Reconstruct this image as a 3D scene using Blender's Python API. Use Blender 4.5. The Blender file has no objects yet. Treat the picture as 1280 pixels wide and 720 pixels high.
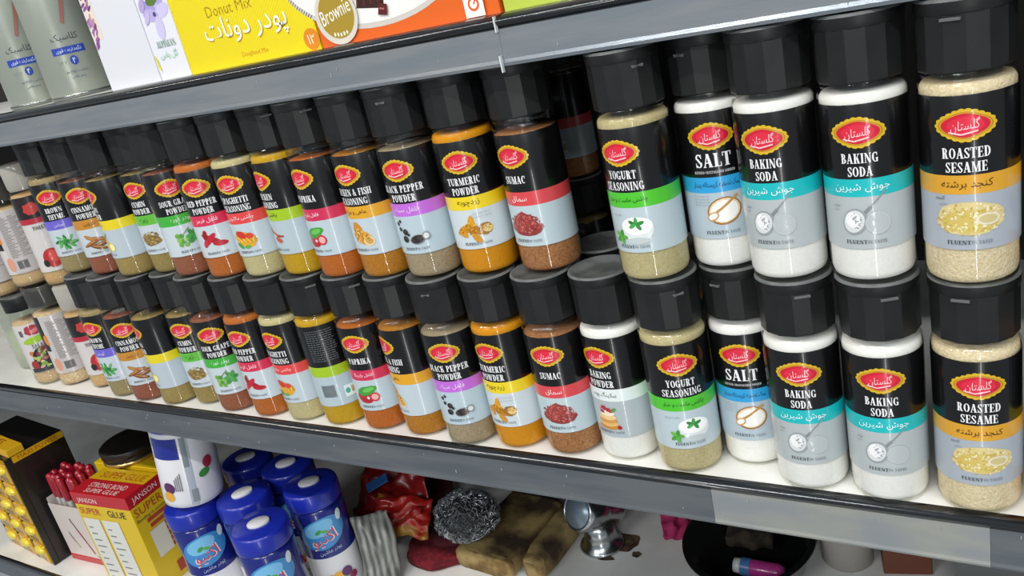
import bpy, math, random
from mathutils import Vector, Matrix, noise
PI = math.pi
S = bpy.context.scene
COL = S.collection
random.seed(7)

# ------------------------------------------------------------------ camera
cam_d = bpy.data.cameras.new('camera'); cam = bpy.data.objects.new('camera', cam_d); COL.objects.link(cam)
cam.location = (0, -0.53796, 0.40572)
cam.rotation_euler = (1.2120788, 0.2135419, 0.5312749)
cam_d.sensor_width = 36; cam_d.lens = 36 * 1058.71 / 1280; cam_d.clip_start = 0.02
cam_d.dof.use_dof = False
S.camera = cam

# ------------------------------------------------------------------ light
S.view_settings.view_transform = 'Standard'; S.view_settings.look = 'None'
S.view_settings.gamma = 1; S.view_settings.exposure = 0.12
w = bpy.data.worlds.new('shop_light'); S.world = w; w.use_nodes = True
bg = w.node_tree.nodes['Background']; bg.inputs[0].default_value = (0.83, 0.92, 1.0, 1); bg.inputs[1].default_value = 0.30

def lamp(name, loc, target, sx, sy, power, col=(1, 1, 1)):
    l = bpy.data.lights.new(name, 'AREA'); l.shape = 'RECTANGLE'; l.size = sx; l.size_y = sy; l.energy = power; l.color = col
    o = bpy.data.objects.new(name, l); COL.objects.link(o); o.location = loc
    d = Vector(target) - Vector(loc); o.rotation_euler = d.to_track_quat('-Z', 'Y').to_euler()
    return o
# ceiling tubes of the aisle, and an unseen strip light added for the vertical streaks on the jars
for x, c in ((-1.9, (1.0, 0.90, 0.78)), (-0.3, (1.0, 0.98, 0.95)), (1.3, (0.95, 0.98, 1.0))):
    lamp('ceiling_tube', (x, -1.25, 1.75), (x, -1.0, 0), 1.2, 0.07, 18, c)
lamp('ceiling_tube', (-1.1, -2.9, 1.75), (-1.1, -1.5, 0), 1.2, 0.1, 22, (0.97, 0.99, 1.0))
lamp('ceiling_tube', (0.8, -2.9, 1.75), (0.8, -1.5, 0), 1.2, 0.1, 22, (0.97, 0.99, 1.0))
lamp('streak_strip_light', (0.62, -2.3, -0.55), (-0.35, 0.0, 0.1), 0.07, 1.7, 9, (1.0, 0.98, 0.95))

# ------------------------------------------------------------------ materials
def lin(c):
    if isinstance(c, str): c = [int(c[i:i + 2], 16) / 255 for i in (0, 2, 4)]
    return tuple(x / 12.92 if x <= 0.04045 else ((x + 0.055) / 1.055) ** 2.4 for x in c) + (1,)
MATS = {}
def mat(name, col, rough=0.5, metal=0.0, coat=0.0, noise_amt=0.0, noise_scale=60, col2=None, bump=0.0, bump_scale=200, spec=0.5, detail=4, stretch=None, ramp=(0.4, 0.6)):
    if name in MATS: return MATS[name]
    m = bpy.data.materials.new(name); m.use_nodes = True; nt = m.node_tree; b = nt.nodes['Principled BSDF']
    b.inputs['Base Color'].default_value = lin(col); b.inputs['Roughness'].default_value = rough
    b.inputs['Metallic'].default_value = metal; b.inputs['Coat Weight'].default_value = coat; b.inputs['Coat Roughness'].default_value = 0.06
    b.inputs['Specular IOR Level'].default_value = spec
    tc = nt.nodes.new('ShaderNodeTexCoord'); vec = tc.outputs['Object']
    if stretch:
        mp = nt.nodes.new('ShaderNodeMapping'); mp.inputs['Scale'].default_value = stretch; nt.links.new(vec, mp.inputs[0]); vec = mp.outputs[0]
    if col2:
        n = nt.nodes.new('ShaderNodeTexNoise'); n.inputs['Scale'].default_value = noise_scale; n.inputs['Detail'].default_value = detail
        nt.links.new(vec, n.inputs['Vector'])
        r = nt.nodes.new('ShaderNodeValToRGB'); r.color_ramp.elements[0].position = ramp[0]; r.color_ramp.elements[1].position = ramp[1]
        r.color_ramp.elements[0].color = lin(col); r.color_ramp.elements[1].color = lin(col2)
        nt.links.new(n.outputs[0], r.inputs[0]); nt.links.new(r.outputs[0], b.inputs['Base Color'])
    if bump:
        n2 = nt.nodes.new('ShaderNodeTexNoise'); n2.inputs['Scale'].default_value = bump_scale; nt.links.new(vec, n2.inputs['Vector'])
        bp = nt.nodes.new('ShaderNodeBump'); bp.inputs['Strength'].default_value = bump; bp.inputs['Distance'].default_value = 0.002
        nt.links.new(n2.outputs[0], bp.inputs['Height']); nt.links.new(bp.outputs[0], b.inputs['Normal'])
    MATS[name] = m
    return m
def paint(name='print', rough=0.35, coat=0.5):
    if name in MATS: return MATS[name]
    m = bpy.data.materials.new(name); m.use_nodes = True; nt = m.node_tree; b = nt.nodes['Principled BSDF']
    a = nt.nodes.new('ShaderNodeAttribute'); a.attribute_name = 'ink'; nt.links.new(a.outputs['Color'], b.inputs['Base Color'])
    b.inputs['Roughness'].default_value = rough; b.inputs['Coat Weight'].default_value = coat; b.inputs['Coat Roughness'].default_value = 0.08
    MATS[name] = m
    return m
def clear_plastic(name, tint='ffffff', rough=0.06, milky=0.0):
    if name in MATS: return MATS[name]
    m = bpy.data.materials.new(name); m.use_nodes = True; nt = m.node_tree; nt.nodes.remove(nt.nodes['Principled BSDF'])
    out = nt.nodes['Material Output']; t = nt.nodes.new('ShaderNodeBsdfTransparent'); t.inputs[0].default_value = lin(tint)
    g = nt.nodes.new('ShaderNodeBsdfGlossy'); g.inputs['Roughness'].default_value = rough; g.inputs[0].default_value = (1, 1, 1, 1)
    f = nt.nodes.new('ShaderNodeFresnel'); ge = nt.nodes.new('ShaderNodeNewGeometry'); ma = nt.nodes.new('ShaderNodeMath'); ma.operation = 'MULTIPLY_ADD'; ma.inputs[1].default_value = 1 / 1.45 - 1.45; ma.inputs[2].default_value = 1.45
    nt.links.new(ge.outputs['Backfacing'], ma.inputs[0]); nt.links.new(ma.outputs[0], f.inputs[0])
    mx = nt.nodes.new('ShaderNodeMixShader'); nt.links.new(f.outputs[0], mx.inputs[0]); nt.links.new(t.outputs[0], mx.inputs[1]); nt.links.new(g.outputs[0], mx.inputs[2])
    last = mx
    if milky:
        d = nt.nodes.new('ShaderNodeBsdfDiffuse'); d.inputs[0].default_value = lin('e8e6dd'); m2 = nt.nodes.new('ShaderNodeMixShader'); m2.inputs[0].default_value = milky
        nt.links.new(mx.outputs[0], m2.inputs[1]); nt.links.new(d.outputs[0], m2.inputs[2]); last = m2
    nt.links.new(last.outputs[0], out.inputs[0]); MATS[name] = m
    return m

# ------------------------------------------------------------------ mesh helpers
class MB:
    """collects faces for ONE mesh object"""
    def __init__(s): s.v = []; s.f = []; s.mi = []; s.sm = []; s.c = []
    def add(s, vs, fs, mi=0, smooth=False, col=None):
        o = len(s.v); s.v += [tuple(v) for v in vs]
        for f in fs:
            s.f.append(tuple(i + o for i in f)); s.mi.append(mi); s.sm.append(smooth); s.c.append(col)
        return s
    def box(s, x0, y0, z0, x1, y1, z1, mi=0, b=0.0, M=None):
        if b <= 0:
            vs = [(x, y, z) for z in (z0, z1) for y in (y0, y1) for x in (x0, x1)]
            fs = [(0, 2, 3, 1), (4, 5, 7, 6), (0, 1, 5, 4), (2, 6, 7, 3), (0, 4, 6, 2), (1, 3, 7, 5)]
        else:   # chamfered box
            vs = []; ids = {}
            X = (x0, x1); Y = (y0, y1); Z = (z0, z1); sg = (1, -1)
            for i in (0, 1):
                for j in (0, 1):
                    for k in (0, 1):
                        for a in range(3):
                            p = [X[i] + sg[i] * b, Y[j] + sg[j] * b, Z[k] + sg[k] * b]; p[a] = (X[i], Y[j], Z[k])[a]
                            ids[(i, j, k, a)] = len(vs); vs.append(tuple(p))
            fs = []
            for a in range(3):
                o = [q for q in range(3) if q != a]
                for e in (0, 1):
                    r = []
                    for (u, w_) in ((0, 0), (1, 0), (1, 1), (0, 1)):
                        c = [0, 0, 0]; c[a] = e; c[o[0]] = u; c[o[1]] = w_; r.append(ids[(c[0], c[1], c[2], a)])
                    fs.append(tuple(r))
            for a in range(3):      # edges along axis a
                o = [q for q in range(3) if q != a]
                for u in (0, 1):
                    for w_ in (0, 1):
                        c0 = [0, 0, 0]; c0[o[0]] = u; c0[o[1]] = w_; c1 = list(c0); c1[a] = 1
                        fs.append((ids[(*c0, o[0])], ids[(*c0, o[1])], ids[(*c1, o[1])], ids[(*c1, o[0])]))
            for i in (0, 1):
                for j in (0, 1):
                    for k in (0, 1): fs.append((ids[(i, j, k, 0)], ids[(i, j, k, 1)], ids[(i, j, k, 2)]))
        if M is not None: vs = [tuple(M @ Vector(v)) for v in vs]
        return s.add(vs, fs, mi)
    def lathe(s, prof, n=40, mi=0, smooth=True, a0=0.0, a1=2 * PI, M=None, mis=None):
        full = abs(a1 - a0 - 2 * PI) < 1e-6; m = n if full else n + 1
        vs = []
        for r, z in prof:
            for i in range(m):
                a = a0 + (a1 - a0) * i / n; vs.append((r * math.cos(a), r * math.sin(a), z))
        if M is not None: vs = [tuple(M @ Vector(v)) for v in vs]
        o = len(s.v); s.v += vs
        for k in range(len(prof) - 1):
            for i in range(n):
                j = (i + 1) % m; s.f.append((o + k * m + i, o + k * m + j, o + (k + 1) * m + j, o + (k + 1) * m + i))
                s.mi.append(mis[k] if mis else mi); s.sm.append(smooth); s.c.append(None)
        return s
    def disc(s, r, z, n=40, mi=0, up=True, M=None, x=0, y=0):
        vs = [(x + r * math.cos(2 * PI * i / n), y + r * math.sin(2 * PI * i / n), z) for i in range(n)]
        if M is not None: vs = [tuple(M @ Vector(v)) for v in vs]
        return s.add(vs, [tuple(range(n)) if up else tuple(reversed(range(n)))], mi)
    def tube(s, pts, rad, n=8, mi=0, cap=True):
        pts = [Vector(p) for p in pts]; rr = rad if isinstance(rad, (list, tuple)) else [rad] * len(pts); vs = []
        up = Vector((0, 0, 1))
        for i, p in enumerate(pts):
            d = (pts[min(i + 1, len(pts) - 1)] - pts[max(i - 1, 0)]).normalized()
            a = d.cross(up); a = a.normalized() if a.length > 1e-3 else Vector((1, 0, 0)); b = d.cross(a)
            vs += [tuple(p + rr[i] * (math.cos(2 * PI * k / n) * a + math.sin(2 * PI * k / n) * b)) for k in range(n)]
        fs = [(i * n + k, i * n + (k + 1) % n, (i + 1) * n + (k + 1) % n, (i + 1) * n + k) for i in range(len(pts) - 1) for k in range(n)]
        if cap: fs += [tuple(range(n)), tuple(range((len(pts) - 1) * n, len(pts) * n))]
        return s.add(vs, fs, mi, True)
    def mesh(s, name, mats):
        me = bpy.data.meshes.new(name); me.from_pydata(s.v, [], s.f)
        for m in (mats if isinstance(mats, (list, tuple)) else [mats]): me.materials.append(m)
        me.polygons.foreach_set('material_index', s.mi); me.polygons.foreach_set('use_smooth', s.sm)
        if any(c is not None for c in s.c):
            at = me.color_attributes.new('ink', 'FLOAT_COLOR', 'CORNER'); buf = []
            for f, c in zip(s.f, s.c): buf += list(c if c else (1, 1, 1, 1)) * len(f)
            at.data.foreach_set('color', buf)
        me.update()
        return me
def fix_normals(me):
    import bmesh
    b = bmesh.new(); b.from_mesh(me); bmesh.ops.recalc_face_normals(b, faces=b.faces); b.to_mesh(me); b.free(); return me
def put(name, me, parent=None, loc=None, rz=None, label=None, cat=None, group=None, kind=None):
    o = bpy.data.objects.new(name, me); COL.objects.link(o)
    if parent: o.parent = parent
    if loc is not None: o.location = loc
    if rz is not None: o.rotation_euler = (0, 0, math.radians(rz))
    for k, v_ in (('label', label), ('category', cat), ('group', group), ('kind', kind)):
        if v_: o[k] = v_
    return o
def thing(name, label, cat, loc, rz=0, group=None): return put(name, None, None, loc, rz, label, cat, group)

# ------------------------------------------------------------------ lettering
FORMS = {  # isolated, final, initial, medial presentation forms
 'ا': (0xFE8D, 0xFE8E, 0, 0), 'آ': (0xFE81, 0xFE82, 0, 0), 'ب': (0xFE8F, 0xFE90, 0xFE91, 0xFE92), 'پ': (0xFB56, 0xFB57, 0xFB58, 0xFB59),
 'ت': (0xFE95, 0xFE96, 0xFE97, 0xFE98), 'ج': (0xFE9D, 0xFE9E, 0xFE9F, 0xFEA0), 'چ': (0xFB7A, 0xFB7B, 0xFB7C, 0xFB7D), 'خ': (0xFEA5, 0xFEA6, 0xFEA7, 0xFEA8),
 'د': (0xFEA9, 0xFEAA, 0, 0), 'ر': (0xFEAD, 0xFEAE, 0, 0), 'ز': (0xFEAF, 0xFEB0, 0, 0), 'س': (0xFEB1, 0xFEB2, 0xFEB3, 0xFEB4), 'ش': (0xFEB5, 0xFEB6, 0xFEB7, 0xFEB8),
 'ص': (0xFEB9, 0xFEBA, 0xFEBB, 0xFEBC), 'غ': (0xFECD, 0xFECE, 0xFECF, 0xFED0), 'ف': (0xFED1, 0xFED2, 0xFED3, 0xFED4), 'ق': (0xFED5, 0xFED6, 0xFED7, 0xFED8),
 'ک': (0xFB8E, 0xFB8F, 0xFB90, 0xFB91), 'گ': (0xFB92, 0xFB93, 0xFB94, 0xFB95), 'ل': (0xFEDD, 0xFEDE, 0xFEDF, 0xFEE0), 'م': (0xFEE1, 0xFEE2, 0xFEE3, 0xFEE4),
 'ن': (0xFEE5, 0xFEE6, 0xFEE7, 0xFEE8), 'و': (0xFEED, 0xFEEE, 0, 0), 'ه': (0xFEE9, 0xFEEA, 0xFEEB, 0xFEEC), 'ی': (0xFBFC, 0xFBFD, 0xFBFE, 0xFBFF)}
def shape_persian(t):
    out = []
    for i, ch in enumerate(t):
        if ch not in FORMS: out.append(ch); continue
        prev = i > 0 and t[i - 1] in FORMS and FORMS[t[i - 1]][2] != 0
        nxt = i + 1 < len(t) and t[i + 1] in FORMS and FORMS[ch][2] != 0
        f = FORMS[ch]; out.append(chr(f[3] if prev and nxt else f[1] if prev else f[2] if nxt else f[0]))
    t = ''.join(reversed(out)); i = 0; res = ''
    while i < len(t):                                  # numbers keep their left-to-right order
        j = i
        while j < len(t) and '\u06f0' <= t[j] <= '\u06f9': j += 1
        if j > i: res += t[i:j][::-1]; i = j
        else: res += t[i]; i += 1
    return res
TCACHE = {}
def sans(txt):
    """outline of a text as triangles in a 1-unit-high box"""
    if txt in TCACHE: return TCACHE[txt]
    body = shape_persian(txt) if any('\u0600' <= c <= '\u06ff' for c in txt) else txt
    c = bpy.data.curves.new('txt', 'FONT'); c.body = body; c.resolution_u = 2
    o = bpy.data.objects.new('txt', c); COL.objects.link(o)
    me = o.evaluated_get(bpy.context.evaluated_depsgraph_get()).to_mesh(); me.calc_loop_triangles()
    vs = [(v.co.x, v.co.y) for v in me.vertices]; tr = [tuple(t.vertices) for t in me.loop_triangles]
    bpy.data.objects.remove(o); bpy.data.curves.remove(c)
    x0 = min(v[0] for v in vs); x1 = max(v[0] for v in vs); y0 = min(v[1] for v in vs); y1 = max(v[1] for v in vs)
    h = y1 - y0; vs = [((x - (x0 + x1) / 2) / h, (y - (y0 + y1) / 2) / h) for x, y in vs]
    TCACHE[txt] = (vs, tr, (x1 - x0) / h); return TCACHE[txt]
# condensed didone capitals drawn as strokes: thick stems, hairlines, flat serifs
def ring(cx, cy, rx, ry, tx, ty, a0, a1, n=9):
    q = []
    for i in range(n):
        a, b = math.radians(a0 + (a1 - a0) * i / n), math.radians(a0 + (a1 - a0) * (i + 1) / n)
        P = lambda t, dx, dy: (cx + (rx - dx) * math.cos(t), cy + (ry - dy) * math.sin(t))
        q.append([P(a, 0, 0), P(b, 0, 0), P(b, tx, ty), P(a, tx, ty)])
    return q
def R_(x0, y0, x1, y1): return [[(x0, y0), (x1, y0), (x1, y1), (x0, y1)]]
def stem(x, t=.2, lo=1, hi=1):
    q = R_(x, 0, x + t, 1)
    if lo: q += R_(x - .07, 0, x + t + .07, .06)
    if hi: q += R_(x - .07, .94, x + t + .07, 1)
    return q
def dg(xa, ya, xb, yb, t): return [[(xa, ya), (xa + t, ya), (xb + t, yb), (xb, yb)]]
G = {}
G['A'] = (.72, dg(.05, 0, .3, 1, .08) + dg(.46, 0, .25, 1, .2) + R_(.14, .3, .5, .37) + R_(0, 0, .22, .06) + R_(.4, 0, .72, .06))
G['B'] = (.62, stem(.07) + ring(.27, .75, .27, .25, .17, .06, -90, 90) + ring(.27, .27, .33, .27, .19, .06, -90, 90))
G['C'] = (.6, ring(.33, .5, .33, .5, .19, .07, 50, 310) + R_(.5, .62, .57, .98))
G['D'] = (.68, stem(.07) + ring(.27, .5, .39, .5, .19, .06, -90, 90))
G['E'] = (.58, stem(.07) + R_(.07, .94, .56, 1) + R_(.07, 0, .58, .06) + R_(.2, .48, .46, .54) + R_(.5, .74, .56, 1) + R_(.52, 0, .58, .26) + R_(.42, .4, .47, .62))
G['F'] = (.55, stem(.07) + R_(.07, .94, .55, 1) + R_(.2, .48, .44, .54) + R_(.49, .74, .55, 1) + R_(.4, .4, .45, .62))
G['G'] = (.68, ring(.33, .5, .33, .5, .19, .07, 50, 300) + R_(.5, .64, .57, .98) + R_(.44, .02, .62, .42) + R_(.38, .38, .68, .43))
G['H'] = (.76, stem(.07) + stem(.5) + R_(.2, .47, .55, .54))
G['I'] = (.34, stem(.07))
G['K'] = (.72, stem(.07) + dg(.27, .42, .55, 1, .08) + dg(.46, 0, .3, .6, .2) + R_(.46, .94, .7, 1) + R_(.4, 0, .73, .06))
G['L'] = (.56, stem(.07) + R_(.07, 0, .54, .06) + R_(.48, 0, .54, .32))
G['M'] = (.92, stem(.08, .07) + stem(.65) + dg(.36, 0, .08, 1, .18) + dg(.38, 0, .66, 1, .08))
G['N'] = (.76, stem(.08, .07, 1, 0) + stem(.6, .07, 0, 1) + dg(.5, 0, .03, 1, .2))
G['O'] = (.68, ring(.34, .5, .34, .5, .19, .06, 0, 360, 16))
G['P'] = (.62, stem(.07) + ring(.27, .72, .33, .28, .19, .06, -90, 90))
G['R'] = (.7, stem(.07) + ring(.27, .74, .3, .26, .18, .06, -90, 90) + dg(.42, 0, .28, .5, .2) + R_(.4, 0, .7, .06))
G['S'] = (.52, ring(.26, .74, .24, .26, .14, .07, 20, 215) + ring(.25, .27, .26, .27, .15, .07, -160, 30) + dg(.3, .3, .06, .66, .18) + R_(.42, .68, .48, 1) + R_(.01, 0, .06, .34))
G['T'] = (.62, stem(.21, .2, 1, 0) + R_(0, .94, .62, 1) + R_(0, .72, .06, 1) + R_(.56, .72, .62, 1))
G['U'] = (.7, R_(.07, .3, .27, 1) + R_(.54, .3, .61, 1) + ring(.34, .32, .27, .32, .16, .08, 180, 360) + R_(0, .94, .34, 1) + R_(.46, .94, .7, 1))
G['W'] = (1., dg(.24, 0, .06, 1, .17) + dg(.26, 0, .42, 1, .07) + dg(.6, 0, .42, 1, .17) + dg(.62, 0, .86, 1, .07) + R_(0, .94, .3, 1) + R_(.74, .94, 1, 1))
G['Y'] = (.7, R_(.25, 0, .45, .45) + dg(.25, .42, .05, 1, .2) + dg(.37, .42, .56, 1, .07) + R_(.17, 0, .53, .06) + R_(0, .94, .3, 1) + R_(.48, .94, .7, 1))
G['Z'] = (.58, R_(.03, .94, .56, 1) + R_(.0, 0, .58, .06) + dg(.0, .03, .32, .97, .24) + R_(.03, .74, .08, 1) + R_(.52, 0, .58, .28))
G['&'] = (.72, ring(.28, .77, .18, .23, .1, .06, 0, 360, 12) + ring(.27, .27, .27, .27, .15, .07, 60, 340) + dg(.5, 0, .12, .75, .18) + R_(.5, .4, .72, .45))
G[' '] = (.3, [])

# ------------------------------------------------------------------ flat print on a surface
class Ink:
    """flat printed shapes laid on a curved or flat surface; fn(u, v, lift) -> point"""
    def __init__(s, fn, maxu=0.0026): s.fn = fn; s.zoom = None; s.mb = MB(); s.maxu = maxu; s.lay = 0
    def tri(s, a, b, c, col, lift):
        es = [(abs(a[0] - b[0]), 0), (abs(b[0] - c[0]), 1), (abs(c[0] - a[0]), 2)]; m, k = max(es)
        if m > s.maxu:
            if k == 0: p = ((a[0] + b[0]) / 2, (a[1] + b[1]) / 2); s.tri(a, p, c, col, lift); s.tri(p, b, c, col, lift)
            elif k == 1: p = ((b[0] + c[0]) / 2, (b[1] + c[1]) / 2); s.tri(a, b, p, col, lift); s.tri(a, p, c, col, lift)
            else: p = ((a[0] + c[0]) / 2, (a[1] + c[1]) / 2); s.tri(a, b, p, col, lift); s.tri(p, b, c, col, lift)
            return
        cr = (b[0] - a[0]) * (c[1] - a[1]) - (b[1] - a[1]) * (c[0] - a[0])
        if abs(cr) < 1e-13: return
        if cr < 0: b, c = c, b
        s.mb.add([s.fn(*a, lift), s.fn(*b, lift), s.fn(*c, lift)], [(0, 1, 2)], 0, False, col)
    def poly(s, pts, col, up=None):
        if up is None: s.lay += 1; up = s.lay
        col = lin(col) if isinstance(col, str) else col
        if s.zoom: pts = [(p[0] * s.zoom[0], s.zoom[1] + (p[1] - s.zoom[1]) * s.zoom[0]) for p in pts]
        cx = sum(p[0] for p in pts) / len(pts); cy = sum(p[1] for p in pts) / len(pts); L = up * 5.5e-5 + 5e-5
        if len(pts) == 4:
            s.tri(pts[0], pts[1], pts[2], col, L); s.tri(pts[0], pts[2], pts[3], col, L)
        elif len(pts) == 3: s.tri(*pts, col, L)
        else:
            for i in range(len(pts)): s.tri((cx, cy), pts[i], pts[(i + 1) % len(pts)], col, L)
        return up
    def rect(s, x0, y0, x1, y1, col, up=None): return s.poly([(x0, y0), (x1, y0), (x1, y1), (x0, y1)], col, up)
    def ell(s, cx, cy, rx, ry, col, up=None, rot=0, n=18, wob=0.0, seed=0, k=0):
        r = random.Random(seed); pts = []; ca, sa = math.cos(math.radians(rot)), math.sin(math.radians(rot))
        for i in range(n):
            t = 2 * PI * i / n; f = 1 + (r.uniform(-wob, wob) if wob else 0) + (0.1 * math.cos(k * t) if k else 0)
            x, y = rx * f * math.cos(t), ry * f * math.sin(t); pts.append((cx + x * ca - y * sa, cy + x * sa + y * ca))
        return s.poly(pts, col, up)
    def line(s, pts, wd, col, up=None):
        if up is None: s.lay += 1; up = s.lay
        for (a, b) in zip(pts[:-1], pts[1:]):
            dx, dy = b[0] - a[0], b[1] - a[1]; l = math.hypot(dx, dy) or 1; nx, ny = -dy / l * wd / 2, dx / l * wd / 2
            s.poly([(a[0] + nx, a[1] + ny), (a[0] - nx, a[1] - ny), (b[0] - nx, b[1] - ny), (b[0] + nx, b[1] + ny)], col, up)
        return up
    def specks(s, cx, cy, rx, ry, cols, n, sz, seed=1, up=None):
        if up is None: s.lay += 1; up = s.lay
        r = random.Random(seed); cs = [lin(c) for c in cols]
        for i in range(n):
            a = r.uniform(0, 2 * PI); q = math.sqrt(r.random()); x, y = cx + rx * q * math.cos(a), cy + ry * q * math.sin(a)
            k = sz * r.uniform(.5, 1.3); t = r.uniform(0, PI); dx, dy = k * math.cos(t), k * math.sin(t)
            s.poly([(x + dx, y + dy), (x - dy * .6, y + dx * .6), (x - dx, y - dy), (x + dy * .6, y - dx * .6)], r.choice(cs), up + .1 * (i % 5))
    def text(s, txt, cx, cy, h, col, maxw=None, rot=0, up=None, slant=0.0):
        vs, tr, wd = sans(txt); sx = h
        if maxw and wd * h > maxw: sx = maxw / wd
        if up is None: s.lay += 1; up = s.lay
        col = lin(col); ca, sa = math.cos(math.radians(rot)), math.sin(math.radians(rot)); L = up * 5.5e-5 + 5e-5
        pt = [((x + slant * y) * sx, y * h) for x, y in vs]; pt = [(cx + x * ca - y * sa, cy + x * sa + y * ca) for x, y in pt]
        for t in tr: s.tri(pt[t[0]], pt[t[1]], pt[t[2]], col, L)
    def serif(s, txt, cx, cy, h, col, maxw, wmul=.86, up=None, bold=0):
        W = sum(G[c][0] + .07 for c in txt) - .07; k = min(h * wmul, maxw / W); x = cx - W * k / 2
        if up is None: s.lay += 1; up = s.lay
        for c in txt:
            for q in G[c][1]: s.poly([(x + px * k, cy - h / 2 + py * h) for px, py in q], col, up)
            x += (G[c][0] + .07) * k
    def mesh(s, name, mt=None): return s.mb.mesh(name, mt or paint())
def cyl(R, a_front=-PI / 2, z0=0): return lambda u, v, l: ((R + l) * math.cos(a_front + u / R), (R + l) * math.sin(a_front + u / R), z0 + v)
def plane(o, U, V):
    o, U, V = Vector(o), Vector(U).normalized(), Vector(V).normalized(); N = U.cross(V)
    return lambda u, v, l: tuple(o + U * u + V * v + N * l)

# ------------------------------------------------------------------ the shelving
m_board = mat('white_board', 'f2f2ee', 0.35, col2='e6e6e1', noise_scale=14)
m_lip = mat('grey_steel_lip', '6b7177', 0.3, metal=0.5, col2='787d80', noise_scale=9, bump=0.05, bump_scale=120, stretch=(1, 8, 8))
m_lip_top = mat('brightened_steel_lip', '8f969d', 0.27, metal=0.5, col2='9b9fa2', noise_scale=9, bump=0.05, bump_scale=120, stretch=(1, 8, 8))  # lip steel with the top lip's brighter reflections put into the colour
m_lip_worn = mat('worn_beige_lip', 'a3a49c', 0.4, metal=0.3, col2='92979a', noise_scale=12, stretch=(1, 3, 3))
m_bead = mat('black_plastic_bead', '16181b', 0.2, coat=0.6, spec=0.6)
m_under = mat('dark_steel', '2b2d2f', 0.5)
m_back = mat('dark_back_panel', '1f1e1c', 0.7, col2='282622', noise_scale=8)
m_scr = mat('pale_scuff', 'dfe3e4', 0.5)
X0, X1, D = -2.6, 0.62, 0.46
unit = thing('shelving_unit', 'dark steel shop shelving with white boards and glossy grey front lips', 'shelf', (0, 0, -0.389))
def deck(z, nm, lh):
    zz = z + 0.389; e = 0.0434 - lh
    put('shelf_board', MB().box(X0, 0.003, zz - 0.012, X1, D, zz, b=0.0008).mesh('shelf_board', m_board), unit)
    mb = MB()                                         # steel lip: face, rolled lower edge, return
    pr = [(0.004, -0.009), (-0.0005, -0.010), (-0.0008, -0.038 + e), (-0.0016, -0.0405 + e), (-0.0006, -0.0428 + e), (0.002, -0.0434 + e), (0.010, -0.043 + e), (0.010, -0.041 + e), (0.003, -0.0405 + e), (0.0025, -0.012)]
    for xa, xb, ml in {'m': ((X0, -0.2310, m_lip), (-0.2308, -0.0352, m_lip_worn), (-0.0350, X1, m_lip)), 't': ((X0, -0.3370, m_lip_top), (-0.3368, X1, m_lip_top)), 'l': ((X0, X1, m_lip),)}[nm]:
        n = len(pr); vs = [(x, y, zz + q) for x in (xa, xb) for y, q in pr]
        mb = MB(); mb.add(vs, [(i, (i + 1) % n, n + (i + 1) % n, n + i) for i in range(n)] + [tuple(range(n)), tuple(reversed(range(n, 2 * n)))])
        put('front_lip', fix_normals(mb.mesh('front_lip', ml)), unit)
    n = 9; pr = [(0.004 - 0.0075 * math.sin(PI * i / (n - 1)), zz + 0.0005 - 0.0105 * i / (n - 1)) for i in range(n)]
    vs = [(x, y, q) for x in (X0, X1) for y, q in pr]
    put('bead_strip', fix_normals(MB().add(vs, [(i, i + 1, n + i + 1, n + i) for i in range(n - 1)] + [(0, n, 2 * n - 1, n - 1)] + [tuple(range(n)), tuple(reversed(range(n, 2 * n)))], 0, True).mesh('bead_strip', m_bead)), unit)
    put('under_panel', MB().box(X0, 0.0105, zz - 0.030, X1, D, zz - 0.0125).mesh('under_panel', m_under), unit)
deck(0.3790, 't', 0.0365); deck(0.0, 'm', 0.0434); deck(-0.389, 'l', 0.0434)
put('back_panel', MB().box(X0, D, -0.12, X1, D + 0.012, 1.25).mesh('back_panel', m_back), unit)
for x in (X0, X1): put('side_upright', MB().box(x - 0.02, 0.01, -0.12, x, D, 1.25).mesh('side_upright', m_under), unit)
sc_ = MB()
for x, z, h in ((-0.3388, 0.345, 0.012), (-0.3372, 0.373, 0.011)):
    sc_.box(x, -0.0044, z + 0.389 - h / 2, x + 0.0009, -0.0012, z + 0.389 + h / 2)
put('lip_clip', sc_.mesh('lip_clip', m_scr), unit)['label'] = 'small white plastic ticks on the top lip'
r = random.Random(5); sc_ = MB()
for i in range(46):
    x = r.uniform(-1.3, 0.0); z0 = r.choice((0.378, 0.0)); z = z0 + 0.389 - r.uniform(.014, .036); l = r.uniform(.0006, .003)
    sc_.box(x, -0.0013, z, x + r.uniform(.0004, .0012), -0.0006, z + l)
o = put('lip_scuffs', sc_.mesh('lip_scuffs', mat('grey_scuff', '9aa0a3', 0.6)), unit, kind='stuff')

# ------------------------------------------------------------------ spice jars
R = 0.0265; H = 0.1709
m_clear = clear_plastic('clear_jar_plastic', 'fbfbf8', 0.05)
m_cap = mat('black_cap', '161616', 0.42, col2='1c1d1d', noise_scale=40, spec=0.45)
m_capd = mat('dusty_cap_top', '6c6f6e', 0.6, col2='505352', noise_scale=50)
m_tab = mat('grey_tab', '5d605f', 0.45)
m_black = mat('black_label', '0b0b0c', 0.24, coat=0.35)
def greymat(c): return mat('label_grey_' + c, c, 0.28, coat=0.4)
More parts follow.
